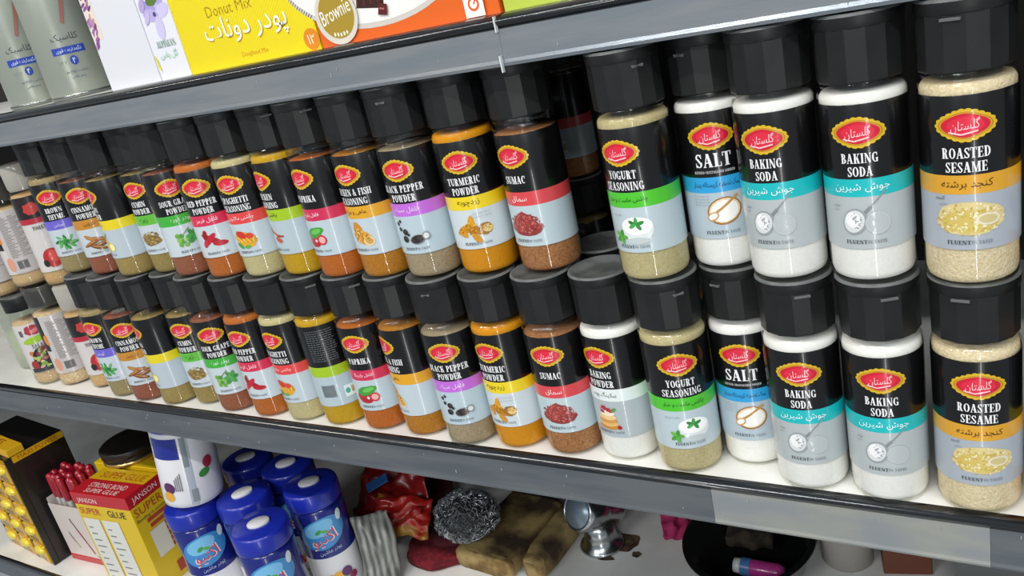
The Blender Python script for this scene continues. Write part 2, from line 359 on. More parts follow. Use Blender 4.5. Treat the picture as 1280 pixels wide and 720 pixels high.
# bottle shell
b_ = MB().lathe([(0.0001, 0.0012), (0.020, 0.0006), (0.0235, 0.0), (0.0252, 0.0010), (0.0262, 0.0034), (R, 0.0065), (R, 0.1180), (0.02665, 0.1190), (0.0267, 0.1200), (0.02665, 0.1212), (0.02645, 0.1224), (0.0261, 0.1235), (0.0256, 0.1244), (0.0249, 0.1251), (0.0244, 0.1258), (0.0243, 0.1266), (0.0247, 0.1272), (0.0249, 0.1279), (0.0247, 0.1286), (0.0243, 0.1292), (0.0243, 0.1320), (0.0225, 0.1322), (0.0001, 0.1322)], 48)
ME_BOTTLE = b_.mesh('bottle', m_clear)
# faceted flip cap
cp = MB(); NF = 14
cp.lathe([(0.0244, 0.1296), (0.0256, 0.1297), (0.0260, 0.1306), (0.0261, 0.1625)], NF, smooth=False)
cp.lathe([(0.0259, 0.1618), (0.0266, 0.1626), (0.0267, 0.1690)], 42)
cp.lathe([(0.0267, 0.1690), (0.0262, 0.1704), (0.0254, 0.1709), (0.0244, 0.1706), (0.0236, 0.1694), (0.0001, 0.1692)], 42, mi=1)
cp.lathe([(0.0244, 0.1296), (0.0001, 0.1296)], NF, smooth=False)
ME_CAP = cp.mesh('cap', [m_cap, m_capd])
ME_TAB = MB().box(-0.0055, -0.0272, 0.1588, 0.0055, -0.0250, 0.1606, b=0.0003).mesh('flip_tab', m_tab)
ME_TAB2 = fix_normals(MB().box(-0.0042, -0.0268, 0.1560, 0.0042, -0.0248, 0.1572, b=0.0002, M=Matrix.Rotation(0.12, 4, 'Y') @ Matrix.Translation((-0.019, 0, 0))).box(-0.0042, -0.0268, 0.1560, 0.0042, -0.0248, 0.1572, b=0.0002, M=Matrix.Rotation(-0.12, 4, 'Y') @ Matrix.Translation((0.019, 0, 0))).mesh('hinge_scuff', m_tab))
# emblem: scalloped gold border, red field, white calligraphy
def emblem_mesh(s=1.0, cz=0.1005, small=False):
    k = Ink(cyl(R + 0.00035))
    def lobed(sc, scal=0.0, n=88):
        pts = []
        for i in range(n):
            t = 2 * PI * i / n; rx, ry = 0.0143, 0.0090
            f = 1 + 0.08 * math.cos(2 * t) + 0.05 * math.cos(4 * t)
            f2 = sc * f + (scal * abs(math.cos(11 * t)) if scal else 0)
            pts.append((rx * f2 * math.cos(t) * s, cz + ry * f2 * (1.08 if scal else 1) * math.sin(t) * s))
        return pts
    k.poly(lobed(0.98, 0.07), 'd9b21c'); k.poly(lobed(0.90), 'b87414'); k.poly(lobed(0.86), 'c9a020'); k.poly(lobed(0.80), 'cf1430'); k.poly(lobed(0.60), 'de2440')
    k.text('گلستان', 0.0, cz - .0002, 0.0078 * s, 'f3ccd0', maxw=0.0150 * s, rot=6, slant=.25)
    k.line([(-.0085 * s, cz - .0036 * s), (-.002 * s, cz - .0052 * s), (.0065 * s, cz - .0034 * s)], .0009 * s, 'f3c9cd')
    return k.mesh('emblem')
ME_EMB = emblem_mesh()

# pictures on the grey field: each draws around (0, 0.045)
def pic_sesame(k):
    k.ell(0.001, .0445, .0160, .0088, 'dcc98c', wob=.06, seed=1); k.ell(.001, .0430, .013, .0062, 'd2bb62'); k.specks(.001, .0440, .0155, .0085, ['e9dcae', 'cdb04c', 'f0e6c0', 'c2a548'], 170, .0009, 3)
    k.ell(.009, .044, .0055, .0032, 'e6dcc4'); k.ell(.009, .044, .0042, .0022, 'd0bf86')
    k.text('کنجد', -.015, .0575, .003, '53575c', maxw=.006); k.text('۱۲۰ گرم', -.013, .0535, .0022, '6a6e74', maxw=.006)
def pic_soda(k):
    k.line([(.0015, .049), (.0115, .0595)], .0009, '8d9295'); k.line([(.0005, .048), (.004, .0515)], .0018, '83898c')
    k.ell(-.0045, .0435, .0062, .0076, '989da0', rot=-22); k.ell(-.0047, .0437, .0052, .0064, 'd9dcdc', rot=-22); k.ell(-.0052, .0445, .0040, .0044, 'f1f2f1', rot=-22, wob=.12, seed=4)
    k.specks(-.004, .044, .0035, .0045, ['b4b9bb', 'ffffff', 'a2a7aa'], 26, .0008, 2)
    k.ell(.007, .0425, .0062, .0062, 'bfc4c6'); k.ell(.007, .0425, .0055, .0055, 'b6bcbe')
    k.text('جوش', -.0165, .054, .0022, '6a6e72', maxw=.005); k.text('۱۸۰ گرم', -.0165, .051, .0020, '6a6e72', maxw=.006)
def pic_salt(k):
    k.ell(.003, .0455, .0105, .0085, 'a06a2c', rot=15); k.ell(.003, .0457, .0095, .0075, 'e8d2ac', rot=15); k.ell(.003, .0455, .0085, .0066, 'f4f2ec', rot=15)
    k.line([(-.005, .043), (.002, .0475), (.0115, .0545)], .0015, 'c08a44'); k.ell(-.004, .0425, .0038, .0026, 'cfa060', rot=30); k.ell(-.004, .0426, .0028, .0017, 'f8f6f0', rot=30)
    for i in range(4): k.text('نمک تصفیه کریستاله', -.012, .0575 - i * .0022, .0016, '7c868c', maxw=.012, up=8)
def pic_yogurt(k):
    k.ell(.0045, .0430, .0105, .0080, 'dfe4e4'); k.ell(.0045, .0455, .0102, .0058, 'f7f8f6'); k.ell(.0045, .0455, .0085, .0044, 'ffffff'); k.ell(.0045, .0360, .0075, .0022, 'c3cbcb')
    for a, c in ((20, '2f8a3a'), (90, '3ea04a'), (150, '2a7c34'), (210, '46a850'), (300, '358f3f')):
        k.ell(.0045 + .0028 * math.cos(math.radians(a)), .0467 + .0018 * math.sin(math.radians(a)), .0026, .0012, c, rot=a)
    for a, c in ((0, '5cab3a'), (72, '3f9430'), (144, '6ab846'), (216, '489c34'), (288, '5cb040')):
        k.ell(-.0075 + .0024 * math.cos(math.radians(a)), .0385 + .0024 * math.sin(math.radians(a)), .0026, .0013, c, rot=a)
    k.text('ماست و خیار', -.011, .0545, .0022, '70787c', maxw=.012)
def pic_bakingpowder(k):
    for i in range(4): k.ell(.0, .0365 + i * .0026, .0085 - .0004 * i, .0024, ['c9873a', 'e2b56c', 'd0954a', 'edc98a'][i])
    k.ell(.0005, .0475, .006, .0022, 'f3e3c8'); k.specks(-.0005, .0500, .0052, .0026, ['a01d2c', 'c02a3c', '7c1624'], 22, .0016, 5)
    k.ell(.006, .0505, .0022, .0012, '4e9a3c', rot=30); k.ell(.0085, .0365, .0016, .0016, 'a01d2c')
def pic_sumac(k):
    k.ell(0, .0415, .0135, .0055, '8e3230', wob=.08, seed=2); k.poly([(-.0125, .042), (-.006, .050), (.0, .0535), (.006, .0505), (.0125, .042), (.0, .039)], '9a3a36')
    k.specks(0, .0450, .0125, .0072, ['b4504a', '7a2422', 'c8685e', '8c302c'], 190, .0010, 6)
def pic_turmeric(k):
    for x, y, rx, ry, a, c in ((-.006, .0435, .0085, .0030, 25, 'c98a14'), (-.0015, .0460, .0070, .0028, 80, 'd99c1c'), (.003, .0415, .0075, .0027, -20, 'b87a10'), (-.009, .0400, .0040, .0024, -30, 'd39418'), (.0085, .0425, .0052, .0042, 10, '9a6a22'), (.001, .0365, .0045, .0024, -50, 'cf9016')):
        k.ell(x, y, rx, ry, c, rot=a, wob=.08, seed=int(x * 1e4) + 9)
    k.ell(.0100, .0425, .0036, .0030, 'e2c070'); k.specks(.0100, .0425, .003, .0025, ['8a6430', 'f0dca8'], 20, .0007, 8); k.specks(-.003, .0435, .008, .005, ['e8b838', 'a86c0c'], 30, .0010, 9)
    for i in range(2): k.text('زردچوبه ممتاز ایرانی', .009, .0565 - i * .0032, .0022, '8f979a', maxw=.016, rot=3, up=30)
def pic_blackpepper(k):
    for x, y, q in ((-.0115, .0515, .0016), (-.0085, .0535, .0013), (-.010, .0475, .0016), (-.0055, .0455, .0024), (-.0065, .0400, .0026), (-.0030, .0435, .0012)):
        k.ell(x, y, q, q, '26201e'); k.ell(x + q * .3, y + q * .3, q * .3, q * .3, '5c5450')
    k.ell(.0035, .0395, .0058, .0034, '6c6460', rot=10); k.ell(.0035, .0397, .0050, .0028, '2c2422', rot=10); k.specks(.0035, .0398, .0045, .0024, ['4c423e', '1a1614'], 26, .0010, 4)
    k.ell(.0105, .0415, .0030, .0030, '8c8884', rot=0); k.ell(.0105, .0415, .0021, .0021, 'd8dcdc')
def pic_fish(k):
    k.ell(.001, .0425, .0095, .0055, 'd89a34', rot=-25, wob=.1, seed=3); k.ell(-.002, .0480, .0045, .0065, 'c88a2c', rot=20, wob=.1, seed=5); k.ell(.006, .0395, .0048, .0038, 'ead0a0'); k.ell(.0062, .0395, .0032, .0024, 'c89a54')
    k.specks(.0, .0435, .008, .006, ['f0c468', 'b4781c', 'e4ac44'], 70, .0012, 5)
def pic_paprika(k):
    k.ell(-.004, .0415, .0085, .0062, 'b01c28', wob=.05, seed=4); k.ell(-.001, .0475, .0100, .0042, '3f9a34', rot=14, wob=.1, seed=6); k.ell(.001, .0485, .0060, .0020, '6cc054', rot=14)
    k.ell(.0055, .0415, .0045, .0042, 'c8303a'); k.ell(.0055, .0415, .0030, .0028, 'e8b0a8'); k.rect(-.0012, .0395, .0000, .0425, 'f2d8d8'); k.rect(-.0021, .0404, .0009, .0416, 'f2d8d8')
def pic_lime(k):
    for i in range(6): k.line([(-.008 + i * .002, .050 - i * .0012), (.004 + i * .0012, .0435 + (i % 2) * .001)], .0009, ['b04a28', 'c8702c', '8a2c24'][i % 3])
    k.ell(.003, .0410, .0040, .0022, 'c4553a', rot=-20); k.ell(-.008, .049, .0026, .0034, 'd89a34')
def pic_spaghetti(k):
    k.ell(-.001, .0435, .0105, .0062, 'e0a62a', rot=-12, wob=.12, seed=2)
    for i in range(8): k.line([(-.009 + i * .0025, .0465), (-.004 + i * .0018, .041), (.002 + i * .001, .0455)], .0008, ['f0c850', 'd88a1c'][i % 2])
    k.ell(-.0035, .0480, .0052, .0032, 'c8321e', rot=-20, wob=.1, seed=3); k.ell(.0045, .0465, .0035, .0025, 'd4442a'); k.ell(-.0075, .0385, .0038, .0018, '4c9a34', rot=-40); k.ell(.0, .0372, .0030, .0014, '5cae40', rot=10)
def pic_redpepper(k):
    for (x, y, l, wd, a, c) in ((-.001, .0450, .0125, .0028, -28, 'a81424'), (-.003, .0445, .0110, .0026, 38, 'bc1c2e'), (-.006, .0490, .0060, .0024, 78, '960f1e'), (.006, .0405, .0085, .0024, -4, 'b8182a'), (-.0075, .0415, .0050, .0022, 60, 'c4283a')):
        k.ell(x, y, l * .8, wd, c, rot=a, n=16)
def pic_grape(k):
    for i, (x, y) in enumerate(((-.007, .039), (-.004, .042), (-.0075, .043), (-.002, .0385), (-.0045, .047), (-.001, .044), (-.008, .0475), (.002, .0410))): k.ell(x, y, .0022, .0022, ['6aa83a', '4e9230', '84bc50'][i % 3])
    for a in range(0, 360, 60): k.ell(.006 + .003 * math.cos(math.radians(a)), .0455 + .0032 * math.sin(math.radians(a)), .0038, .0020, ['2f8a34', '44a044'][a // 60 % 2], rot=a)
    k.line([(-.003, .048), (.004, .0535)], .0008, '6e8a3c')
def pic_cumin(k):
    k.ell(0, .0425, .0110, .0055, '8a7038', wob=.1, seed=7); k.specks(0, .0445, .0105, .0065, ['a48a4a', '6c5426', 'bca468', '7c6430'], 110, .0012, 8)
def pic_lemon(k):
    k.ell(-.001, .0420, .0062, .0078, 'e8c818', rot=15); k.ell(-.002, .0435, .0036, .0048, 'f4de48', rot=15); k.ell(.0015, .0510, .0036, .0014, '4c9a3a', rot=35)
    k.ell(.0085, .0400, .0042, .0042, 'f0da60'); k.ell(.0085, .0400, .0032, .0032, 'f8f0b0')
def pic_cinnamon(k):
    for x, y, l, a, c in ((-.003, .0430, .0120, 18, '8a5024'), (.001, .0460, .0110, -14, '9c6030'), (.004, .0400, .0095, 8, '6c3a18'), (-.005, .0480, .0060, -30, 'b07a3c'), (.001, .0375, .0085, -20, '7c461e')):
        k.ell(x, y, l, .0021, c, rot=a, n=12); k.ell(x, y + .0006, l * .8, .0006, 'c08c50', rot=a, n=10)
def pic_thyme(k):
    rr = random.Random(3)
    for i in range(34):
        a = rr.uniform(0, 360); q = rr.uniform(0, .0075); k.ell(q * 1.3 * math.cos(math.radians(a)), .0440 + q * math.sin(math.radians(a)), .0032, .0014, rr.choice(['2f8a3a', '46a24a', '237030', '5cb25c']), rot=a + 20, n=8, up=1 + i * .15)
# type: lines, persian, band colour, band ink, powder, speckle, neck powder, grey, picture
T = {
 'sesame': (('ROASTED', 'SESAME'), 'کنجد برشته', 'dba02a', '3a2c10', 'd9c49a', 'f0e3c4', 'a9b0b9', pic_sesame),
 'soda': (('BAKING', 'SODA'), 'جوش شیرین', '17b9bd', 'eafafa', 'f6f6f4', 'efefed', 'b4bbbc', pic_soda),
 'salt': (('SALT',), 'نمک تصفیه کریستاله یددار', '2f9fd8', '0c3c60', 'f7f7f6', 'f0f0ef', 'b2c0c8', pic_salt),
 'yogurt': (('YOGURT', 'SEASONING'), 'چاشنی ماست و خیار', '4fc42c', '10500c', 'c9bd94', 'b5a878', 'bccbd0', pic_yogurt),
 'bakingpowder': (('BAKING', 'POWDER'), 'بیکینگ پودر', 'e4ecea', '50605c', 'f6f6f4', 'efefed', 'b0b9bc', pic_bakingpowder),
 'sumac': (('SUMAC',), 'سماق', 'd8474c', 'fae4e4', 'b5814f', '8a5638', 'bccdd2', pic_sumac),
 'turmeric': (('TURMERIC', 'POWDER'), 'زردچوبه', 'ecd21c', '6a5408', 'dc9408', 'd08a06', 'ccd6da', pic_turmeric),
 'blackpepper': (('BLACK PEPPER', 'POWDER'), 'فلفل سیاه', 'c26ad8', 'f4e4f8', 'ac9c80', '94846a', 'b8cad2', pic_blackpepper),
 'fish': (('CHICKEN & FISH', 'SEASONING'), 'ماهی و مرغ', 'e0a420', '5a4008', 'bd8024', 'a86a18', 'c0cdd3', pic_fish),
 'paprika': (('PAPRIKA',), 'فلفل پاپریکا', 'cf2c54', 'fae0e8', 'c06a20', 'b05e1c', 'bccbd2', pic_paprika),
 'lime': (('CHICKEN', 'SEASONING'), 'چاشنی مرغ', 'a2c41c', '48580c', 'cca218', 'bc9414', 'b4c3ca', pic_lime),
 'spaghetti': (('SPAGHETTI', 'SEASONING'), 'چاشنی ماکارونی', 'e04444', 'fae4e4', 'cdc294', 'bcb080', 'c0cdd3', pic_spaghetti),
 'redpepper': (('RED PEPPER', 'POWDER'), 'فلفل قرمز', 'd42c50', 'fae0e8', 'bf6c2a', 'b06020', 'c6d1d6', pic_redpepper),
 'sourgrape': (('SOUR GRAPE', 'POWDER'), 'پودر غوره', '3fae3a', 'e0f4dc', '9c6044', '8a5038', 'c6d1d6', pic_grape),
 'cumin': (('CUMIN', 'POWDER'), 'زیره', '62b83c', '205010', 'a08c54', '8e7a44', 'c4cfd4', pic_cumin),
 'lemon': (('LEMON', 'POWDER'), 'لیمو', 'e6d020', '6a5408', 'a8935a', '968048', 'b8c4cc', pic_lemon),
 'cinnamon': (('CINNAMON', 'POWDER'), 'دارچین', 'c4862c', '4a2c08', '9a5c46', '8a4e3a', 'c4cdd2', pic_cinnamon),
 'thyme': (('BROWN', 'THYME'), 'آویشن', '6c62cc', 'e4e0f8', 'a8986c', '94845a', 'c4cdd6', pic_thyme)}
ME = {}
def jar_meshes(t):
    if t in ME: return ME[t]
    lines, fa, band, bink, pw, pw2, grey, pic = T[t]
    mp = mat('powder_' + t, pw, 0.9, col2=pw2, noise_scale=520 if t != 'sesame' else 620, detail=2, bump=0.5 if t == 'sesame' else 0.05, bump_scale=600, spec=.2, ramp=(.3, .72))
    base = [(0.0001, 0.0020), (0.0225, 0.0020), (0.0245, 0.0034), (0.0256, 0.0070)]
    top = [(0.0256, 0.1165), (0.0001, 0.1175)] if t in ('sumac', 'blackpepper', 'paprika', 'sourgrape', 'cumin', 'lemon', 'cinnamon', 'fish') else [(0.0256, 0.1190), (0.0253, 0.1212), (0.0240, 0.1232), (0.0001, 0.1235)]
    p = MB().lathe(base + top, 40).mesh('powder', mp)
    lb = MB().lathe([(R + .0002, .0250), (R + .00025, .0600), (R + .00025, .1175), (R + .0001, .1178)], 96, mis=[1, 0, 0]).mesh('label', [m_black, greymat(grey)])
    bd = MB().lathe([(R + .0003, .0597), (R + .0003, .0712)], 96).mesh('colour_band', mat('band_' + t, band, 0.3, coat=0.4))
    k = Ink(cyl(R + 0.0004))
    if t == 'salt':
        k.serif('SALT', 0, .0835, .0098, 'f2f2f2', .030, .98); k.serif('REFINED CRYSTALLIZED IODIZED', 0, .0750, .0019, 'c8c8c8', .034)
    else:
        for i, l in enumerate(lines): k.serif(l, 0, (.0845 if len(lines) > 1 else .0815) - i * .0084, .0062, 'f0f0f0', .043 if len(l) > 10 else .038, .84)
    k.text(fa, 0, .0655, .0058 if len(fa) < 12 else .005, bink, maxw=.034)
    k.serif('FLUENT', -.0050, .0298, .0026, '3c444a', .0135, 1.2); k.serif('IN TASTE', .0075, .0298, .0021, '7c868c', .0125, 1.1)
    me_t = k.mesh('lettering')
    k = Ink(cyl(R + 0.0004)); k.zoom = (1.2, .0445); pic(k); me_p = k.mesh('picture')
    k = Ink(cyl(R + 0.0004, PI / 2)); rr = random.Random(len(t))     # back of the label: small print and bar code
    for i in range(15):
        x = -.016
        while x < .012:
            wd = rr.uniform(.0015, .004); k.rect(x, .1115 - i * .0024, x + wd, .1124 - i * .0024, '5c6064', up=1); x += wd + .0008
    k.rect(.008, .033, .020, .046, 'e6efe8', up=1); k.ell(.0115, .0395, .0026, .0032, '3fae8a', up=2); k.rect(.0155, .036, .0195, .043, 'c8a070', up=2)
    for i in range(14): k.rect(-.016 + i * .0011, .036, -.0155 + i * .0011, .050, '2c2c2c', up=2)
    me_b = k.mesh('small_print')
    ME[t] = (p, lb, bd, me_t, me_p, me_b); return ME[t]
NICE = {'sesame': 'ROASTED SESAME jar with amber band', 'soda': 'BAKING SODA jar with turquoise band', 'salt': 'SALT jar with blue band', 'yogurt': 'YOGURT SEASONING jar with green band', 'bakingpowder': 'BAKING POWDER jar with white band', 'sumac': 'SUMAC jar with coral band', 'turmeric': 'TURMERIC POWDER jar with yellow band', 'blackpepper': 'BLACK PEPPER POWDER jar with violet band', 'fish': 'CHICKEN & FISH SEASONING jar with golden band', 'paprika': 'PAPRIKA jar with crimson band', 'lime': 'turned jar of yellow powder with lime band', 'spaghetti': 'SPAGHETTI SEASONING jar with red band', 'redpepper': 'RED PEPPER POWDER jar with chillies and pink-red band', 'sourgrape': 'SOUR GRAPE POWDER jar with grape picture and green band', 'cumin': 'CUMIN POWDER jar with brown seeds and light green band', 'lemon': 'turned jar of khaki powder with lemon yellow band', 'cinnamon': 'CINNAMON POWDER jar with stick picture and brown-orange band', 'thyme': 'THYME jar with green sprig and blue-violet band'}
def jar(t, x, y, z, rot, level, extra='', tab=None, loose=''):
    p, lb, bd, tx, pc, sp = jar_meshes(t)
    lab = NICE[t] + ', ' + ('lower tier on the shelf board' if level == 'L' else 'upper tier standing on a cap' if level == 'U' else loose) + extra
    o = thing('spice_jar', lab, 'jar', (x, y, z), rot, {'L': 'spice jars of the lower tier', 'U': 'spice jars of the upper tier'}.get(level, 'spice jars of the rear row'))
    put('bottle', ME_BOTTLE, o); put('powder', p, o); put('cap', ME_CAP, o, rz=random.uniform(0, 25))
    l = put('label', lb, o)
    put('colour_band', bd, l); put('emblem', ME_EMB, l); put('lettering', tx, l); put('picture', pc, l); put('small_print', sp, l, kind='stuff')
    if tab is not None: put('flip_tab', ME_TAB if tab[1] else ME_TAB2, o, rz=tab[0] - rot)
    return o
LOW = [('thyme', -1.0397, .0320, 10), ('cinnamon', -.9863, .0288, 37), ('lemon', -.9266, .0290, -26), ('cumin', -.8737, .0392, 18), ('sourgrape', -.8172, .0305, 31), ('redpepper', -.7562, .0295, 8),
       ('spaghetti', -.6993, .0300, -2), ('lime', -.6458, .0309, 215), ('paprika', -.5884, .0320, 12), ('fish', -.5327, .0312, -29), ('blackpepper', -.4745, .0251, 16), ('turmeric', -.4212, .0307, -4),
       ('sumac', -.3650, .0311, 7), ('bakingpowder', -.3115, .0339, -11), ('yogurt', -.2542, .0274, 24), ('salt', -.2045, .0493, 6), ('soda', -.1558, .0264, 7), ('soda', -.1001, .0241, 5), ('sesame', -.0430, .0248, 7)]
UPP = [('thyme', -1.0537, .0445, 36), ('cinnamon', -.9824, .0392, 38), ('lemon', -.9172, .0342, -22), ('cumin', -.8649, .0436, 13), ('sourgrape', -.8131, .0343, 49), ('redpepper', -.7487, .0300, 26),
       ('spaghetti', -.6923, .0323, 14), ('lime', -.6391, .0364, -17), ('paprika', -.5812, .0305, -7), ('fish', -.5277, .0307, -2), ('blackpepper', -.4727, .0305, 7), ('turmeric', -.4179, .0388, 17),
       ('sumac', -.3586, .0428, -7), ('yogurt', -.2569, .0246, -8), ('salt', -.2066, .0496, 12), ('soda', -.1574, .0275, -4), ('soda', -.1012, .0246, 1), ('sesame', -.0431, .0201, 1)]
TABS = {'sesame': (-12, 1), 'soda': (25, 1), 'blackpepper': (12, 0), 'yogurt': (45, 0), 'lime': (50, 1), 'paprika': (52, 1), 'salt': (-20, 0)}
def spaced(rows, dmin=0.0546):
    p = [list(q) for q in rows]
    for _ in range(40):
        for a, b in zip(p[:-1], p[1:]):
            dx, dy = b[1] - a[1], b[2] - a[2]; d = math.hypot(dx, dy)
            if d < dmin: e = (dmin - d) / 2 / d; a[1] -= dx * e; a[2] -= dy * e; b[1] += dx * e; b[2] += dy * e
    return p
for lev, rows, z in (('L', spaced(LOW), 0.0), ('U', spaced(UPP), H)):
    for i, (t, x, y, rz) in enumerate(rows):
        ex = ''
        if t == 'soda': ex = ', beside the roasted sesame' if i == len(rows) - 2 else ', beside the salt'
        jar(t, x, y, z + 0.0001, rz, lev, ex, TABS.get(t) if not (t == 'soda' and lev == 'U') else None)
# the next jars beyond the right edge and the rear row seen in the gap
jar('turmeric', .0160, .0320, 0.0001, 160, 'B', '', None, 'lower tier, cut off by the right picture edge')
jar('fish', .0160, .0340, H + 0.0001, 165, 'B', '', None, 'upper tier, cut off by the right picture edge')
jar('bakingpowder', -.3350, .0930, 0.0001, 120, 'B', '', None, 'in the rear row behind the white-band jar')
jar('yogurt', -.3960, .0960, 0.0001, 100, 'B', '', None, 'in the rear row behind the sumac')
jar('turmeric', -.2760, .0880, 0.0001, 130, 'B', '', None, 'in the rear row behind the yogurt seasoning')
jar('lemon', -.4700, .3200, 0.0001, 150, 'B', '', None, 'deep in the dark gap, lower one')
jar('sumac', -.4700, .3200, H + 0.0001, 150, 'B', '', None, 'deep in the dark gap, upper one')
#TAIL

# ------------------------------------------------------------------ jars of another make at the left end
def other_jar(label, x, y, z, h, rot, powder, art, cap='collar', rr=0.0255, group='white-labelled jars at the left end', body='white'):
    o = thing('seasoning_jar', label, 'jar', (x, y, z), rot, group)
    zc = h - .032
    put('bottle', MB().lathe([(.0001, .001), (rr * .9, 0), (rr * 1.02, .004), (rr * 1.04, .012), (rr * .99, .019), (rr * .97, .022), (rr * .97, zc - .006), (rr * .9, zc), (rr * .86, zc + .004)], 40).mesh('bottle', m_clear), o)
    put('powder', MB().lathe([(.0001, .003), (rr * .9, .003), (rr * .97, .010), (rr * .93, .020), (rr * .93, zc - .008), (.0001, zc - .007)], 32).mesh('powder', mat('beige_powder_' + powder, powder, .9, col2='c8a878', noise_scale=300)), o)
    zl0, zl1 = .021, zc - .010
    lb = MB().lathe([(rr * .975 + .0003, zl0), (rr * .975 + .0003, zl1)], 72).mesh('label', mat('label_' + body, {'white': 'd2cdca', 'dark': '1a1616'}[body], .35, coat=.3))
    l = put('label', lb, o)
    k = Ink(cyl(rr * .975 + .0006)); art(k, zl0, zl1); put('print', k.mesh('print'), l)
    if cap == 'collar':
        c = put('cap', MB().lathe([(rr * .86, zc + .003), (rr * .88, h - .006), (rr * .84, h - .003), (.0001, h - .003)], 36).mesh('cap', m_cap), o)
        put('clear_collar', MB().lathe([(rr * .93, zc + .001), (rr * .96, zc + .003), (rr * .99, h - .003), (rr * .97, h), (rr * .88, h)], 40).mesh('clear_collar', clear_plastic('smoky_clear', 'e6e4de', .12, .04)), o)
    elif cap == 'black':
        put('cap', MB().lathe([(rr * .9, zc + .010), (rr * .98, zc + .010), (rr * 1.0, h - .004), (rr * .97, h - .001), (rr * .9, h), (.0001, h - .001)], 36, mis=[0, 0, 0, 1, 1]).mesh('cap', [m_cap, m_capd]), o)
    else:
        put('cap', MB().lathe([(rr * .86, zc - .002), (rr * .93, zc + .002), (rr * .96, h - .002), (rr * .9, h), (.0001, h - .001)], 36).mesh('cap', clear_plastic('milky_cap', 'e4ddc8', .15, .42)), o)
    return o
def art_salad(k, a, b):
    k.ell(.004, b - .010, .012, .0075, 'a83440', wob=.1, seed=1); k.ell(.006, b - .011, .007, .003, 'd87a80', rot=20); k.rect(-.016, b - .017, -.011, b - .008, '5a5c5c')
    k.ell(.001, b - .0245, .0165, .0048, '9cc42c', rot=8); k.serif('SALAD', .004, b - .034, .0062, '4a4c48', .02); k.serif('SEASONING', .004, b - .0405, .0026, '8a8c88', .016)
    k.ell(-.010, a + .030, .0036, .0036, 'c87a4a'); k.ell(.004, a + .019, .0150, .0185, '2a2420'); k.ell(-.012, a + .012, .006, .007, '9c3434')
    k.rect(-.020, a + .001, .018, a + .007, '3a3a3a')
    rr = random.Random(4)
    for i in range(34):
        t = rr.uniform(0, 2 * PI); q = math.sqrt(rr.random()); k.ell(.004 + .0125 * q * math.cos(t), a + .020 + .0155 * q * math.sin(t), rr.uniform(.0022, .0045), rr.uniform(.0015, .0032), rr.choice(['7ca03a', 'a8c05c', '8c2c34', 'd8a8a4', '5c7c2c', 'd8dcc0', 'b0545c']), rot=rr.uniform(0, 180), n=9, up=8 + i * .15)
def art_back(k, a, b):
    k.rect(-.038, a + .035, -.024, b, '1c1616'); k.ell(-.024, a + .052, .006, .008, 'd88430'); k.rect(-.0215, a + .001, .02, b - .001, 'c2bcba')
    for i in range(26):
        k.rect(-.016, b - .008 - i * .0022, -.016 + .008 + (i * 7 % 5) * .0014, b - .0092 - i * .0022, '8c8684', up=6)
        k.rect(-.002, b - .008 - i * .0022, .004 + (i * 5 % 7) * .0014, b - .0092 - i * .0022, '989290', up=6)
    k.rect(-.013, a + .006, .001, a + .018, '8e8a88')
    for i in range(10): k.rect(-.0125 + i * .0013, a + .007, -.0119 + i * .0013, a + .017, '4a4646', up=9)
    k.ell(-.022, a + .014, .006, .010, 'd89a80')
def art_tomato(k, a, b):
    k.rect(-.03, b - .030, .03, b, '1c1414'); k.ell(.0, b - .016, .010, .008, 'c03a34', wob=.15, seed=3); k.rect(-.03, b - .036, .03, b - .029, 'b8243a')
    k.serif('TOMATO', .002, b - .042, .005, '4a4444', .022); k.ell(.002, a + .018, .0120, .0130, 'b8282c', rot=-10); k.ell(.004, a + .020, .0065, .0080, 'd85048'); k.ell(-.008, a + .012, .004, .005, '2a2420')
other_jar('short salad seasoning jar with a lime band, salad bowl picture and black cap', -1.2354, .0360, .0001, .137, 50, 'cdb494', art_salad, 'black')
other_jar('turned jar showing grey barcode label, lower one, right of the salad seasoning', -1.1791, .0440, .0001, .1500, 60, 'd9c4a2', art_back, 'collar', .0280)
other_jar('tomato picture jar with milky cap, lower one, squeezed beside the thyme jar', -1.1080, .0440, .0001, .1500, 48, 'c49c68', art_tomato, 'milky', .0245)
other_jar('turned jar showing grey barcode label, stacked on the lower barcode jar', -1.1890, .0450, .1503, .150, 62, 'c9ad84', art_back, 'collar', .0285)
other_jar('tomato picture jar with milky cap, upper tier beside the thyme jar', -1.1235, .0490, .1503, .165, 48, 'c49c68', art_tomato, 'milky', .0240)
other_jar('dark-labelled jar cut off by the left picture edge, on the salad seasoning', -1.2560, .0330, .1373, .150, 60, 'c9ad84', art_back, 'black', body='dark')
o = thing('storage_tub', 'pale greenish clear tub with cream contents at the far left end', 'tub', (-1.3400, .0850, .0001))
put('tub', MB().lathe([(.0001, .001), (.036, 0), (.040, .004), (.041, .120), (.0405, .122)], 36).mesh('tub', clear_plastic('green_clear', 'd4e2d8', .1, .25)), o)
put('contents', MB().lathe([(.0001, .003), (.037, .003), (.038, .060), (.0001, .061)], 32).mesh('contents', mat('cream_contents', 'd8d2b4', .8)), o)
put('lid', MB().lathe([(.0405, .118), (.0425, .118), (.0425, .130), (.040, .132), (.0001, .132)], 36).mesh('lid', mat('pale_green_lid', 'b9c6be', .4)), o)

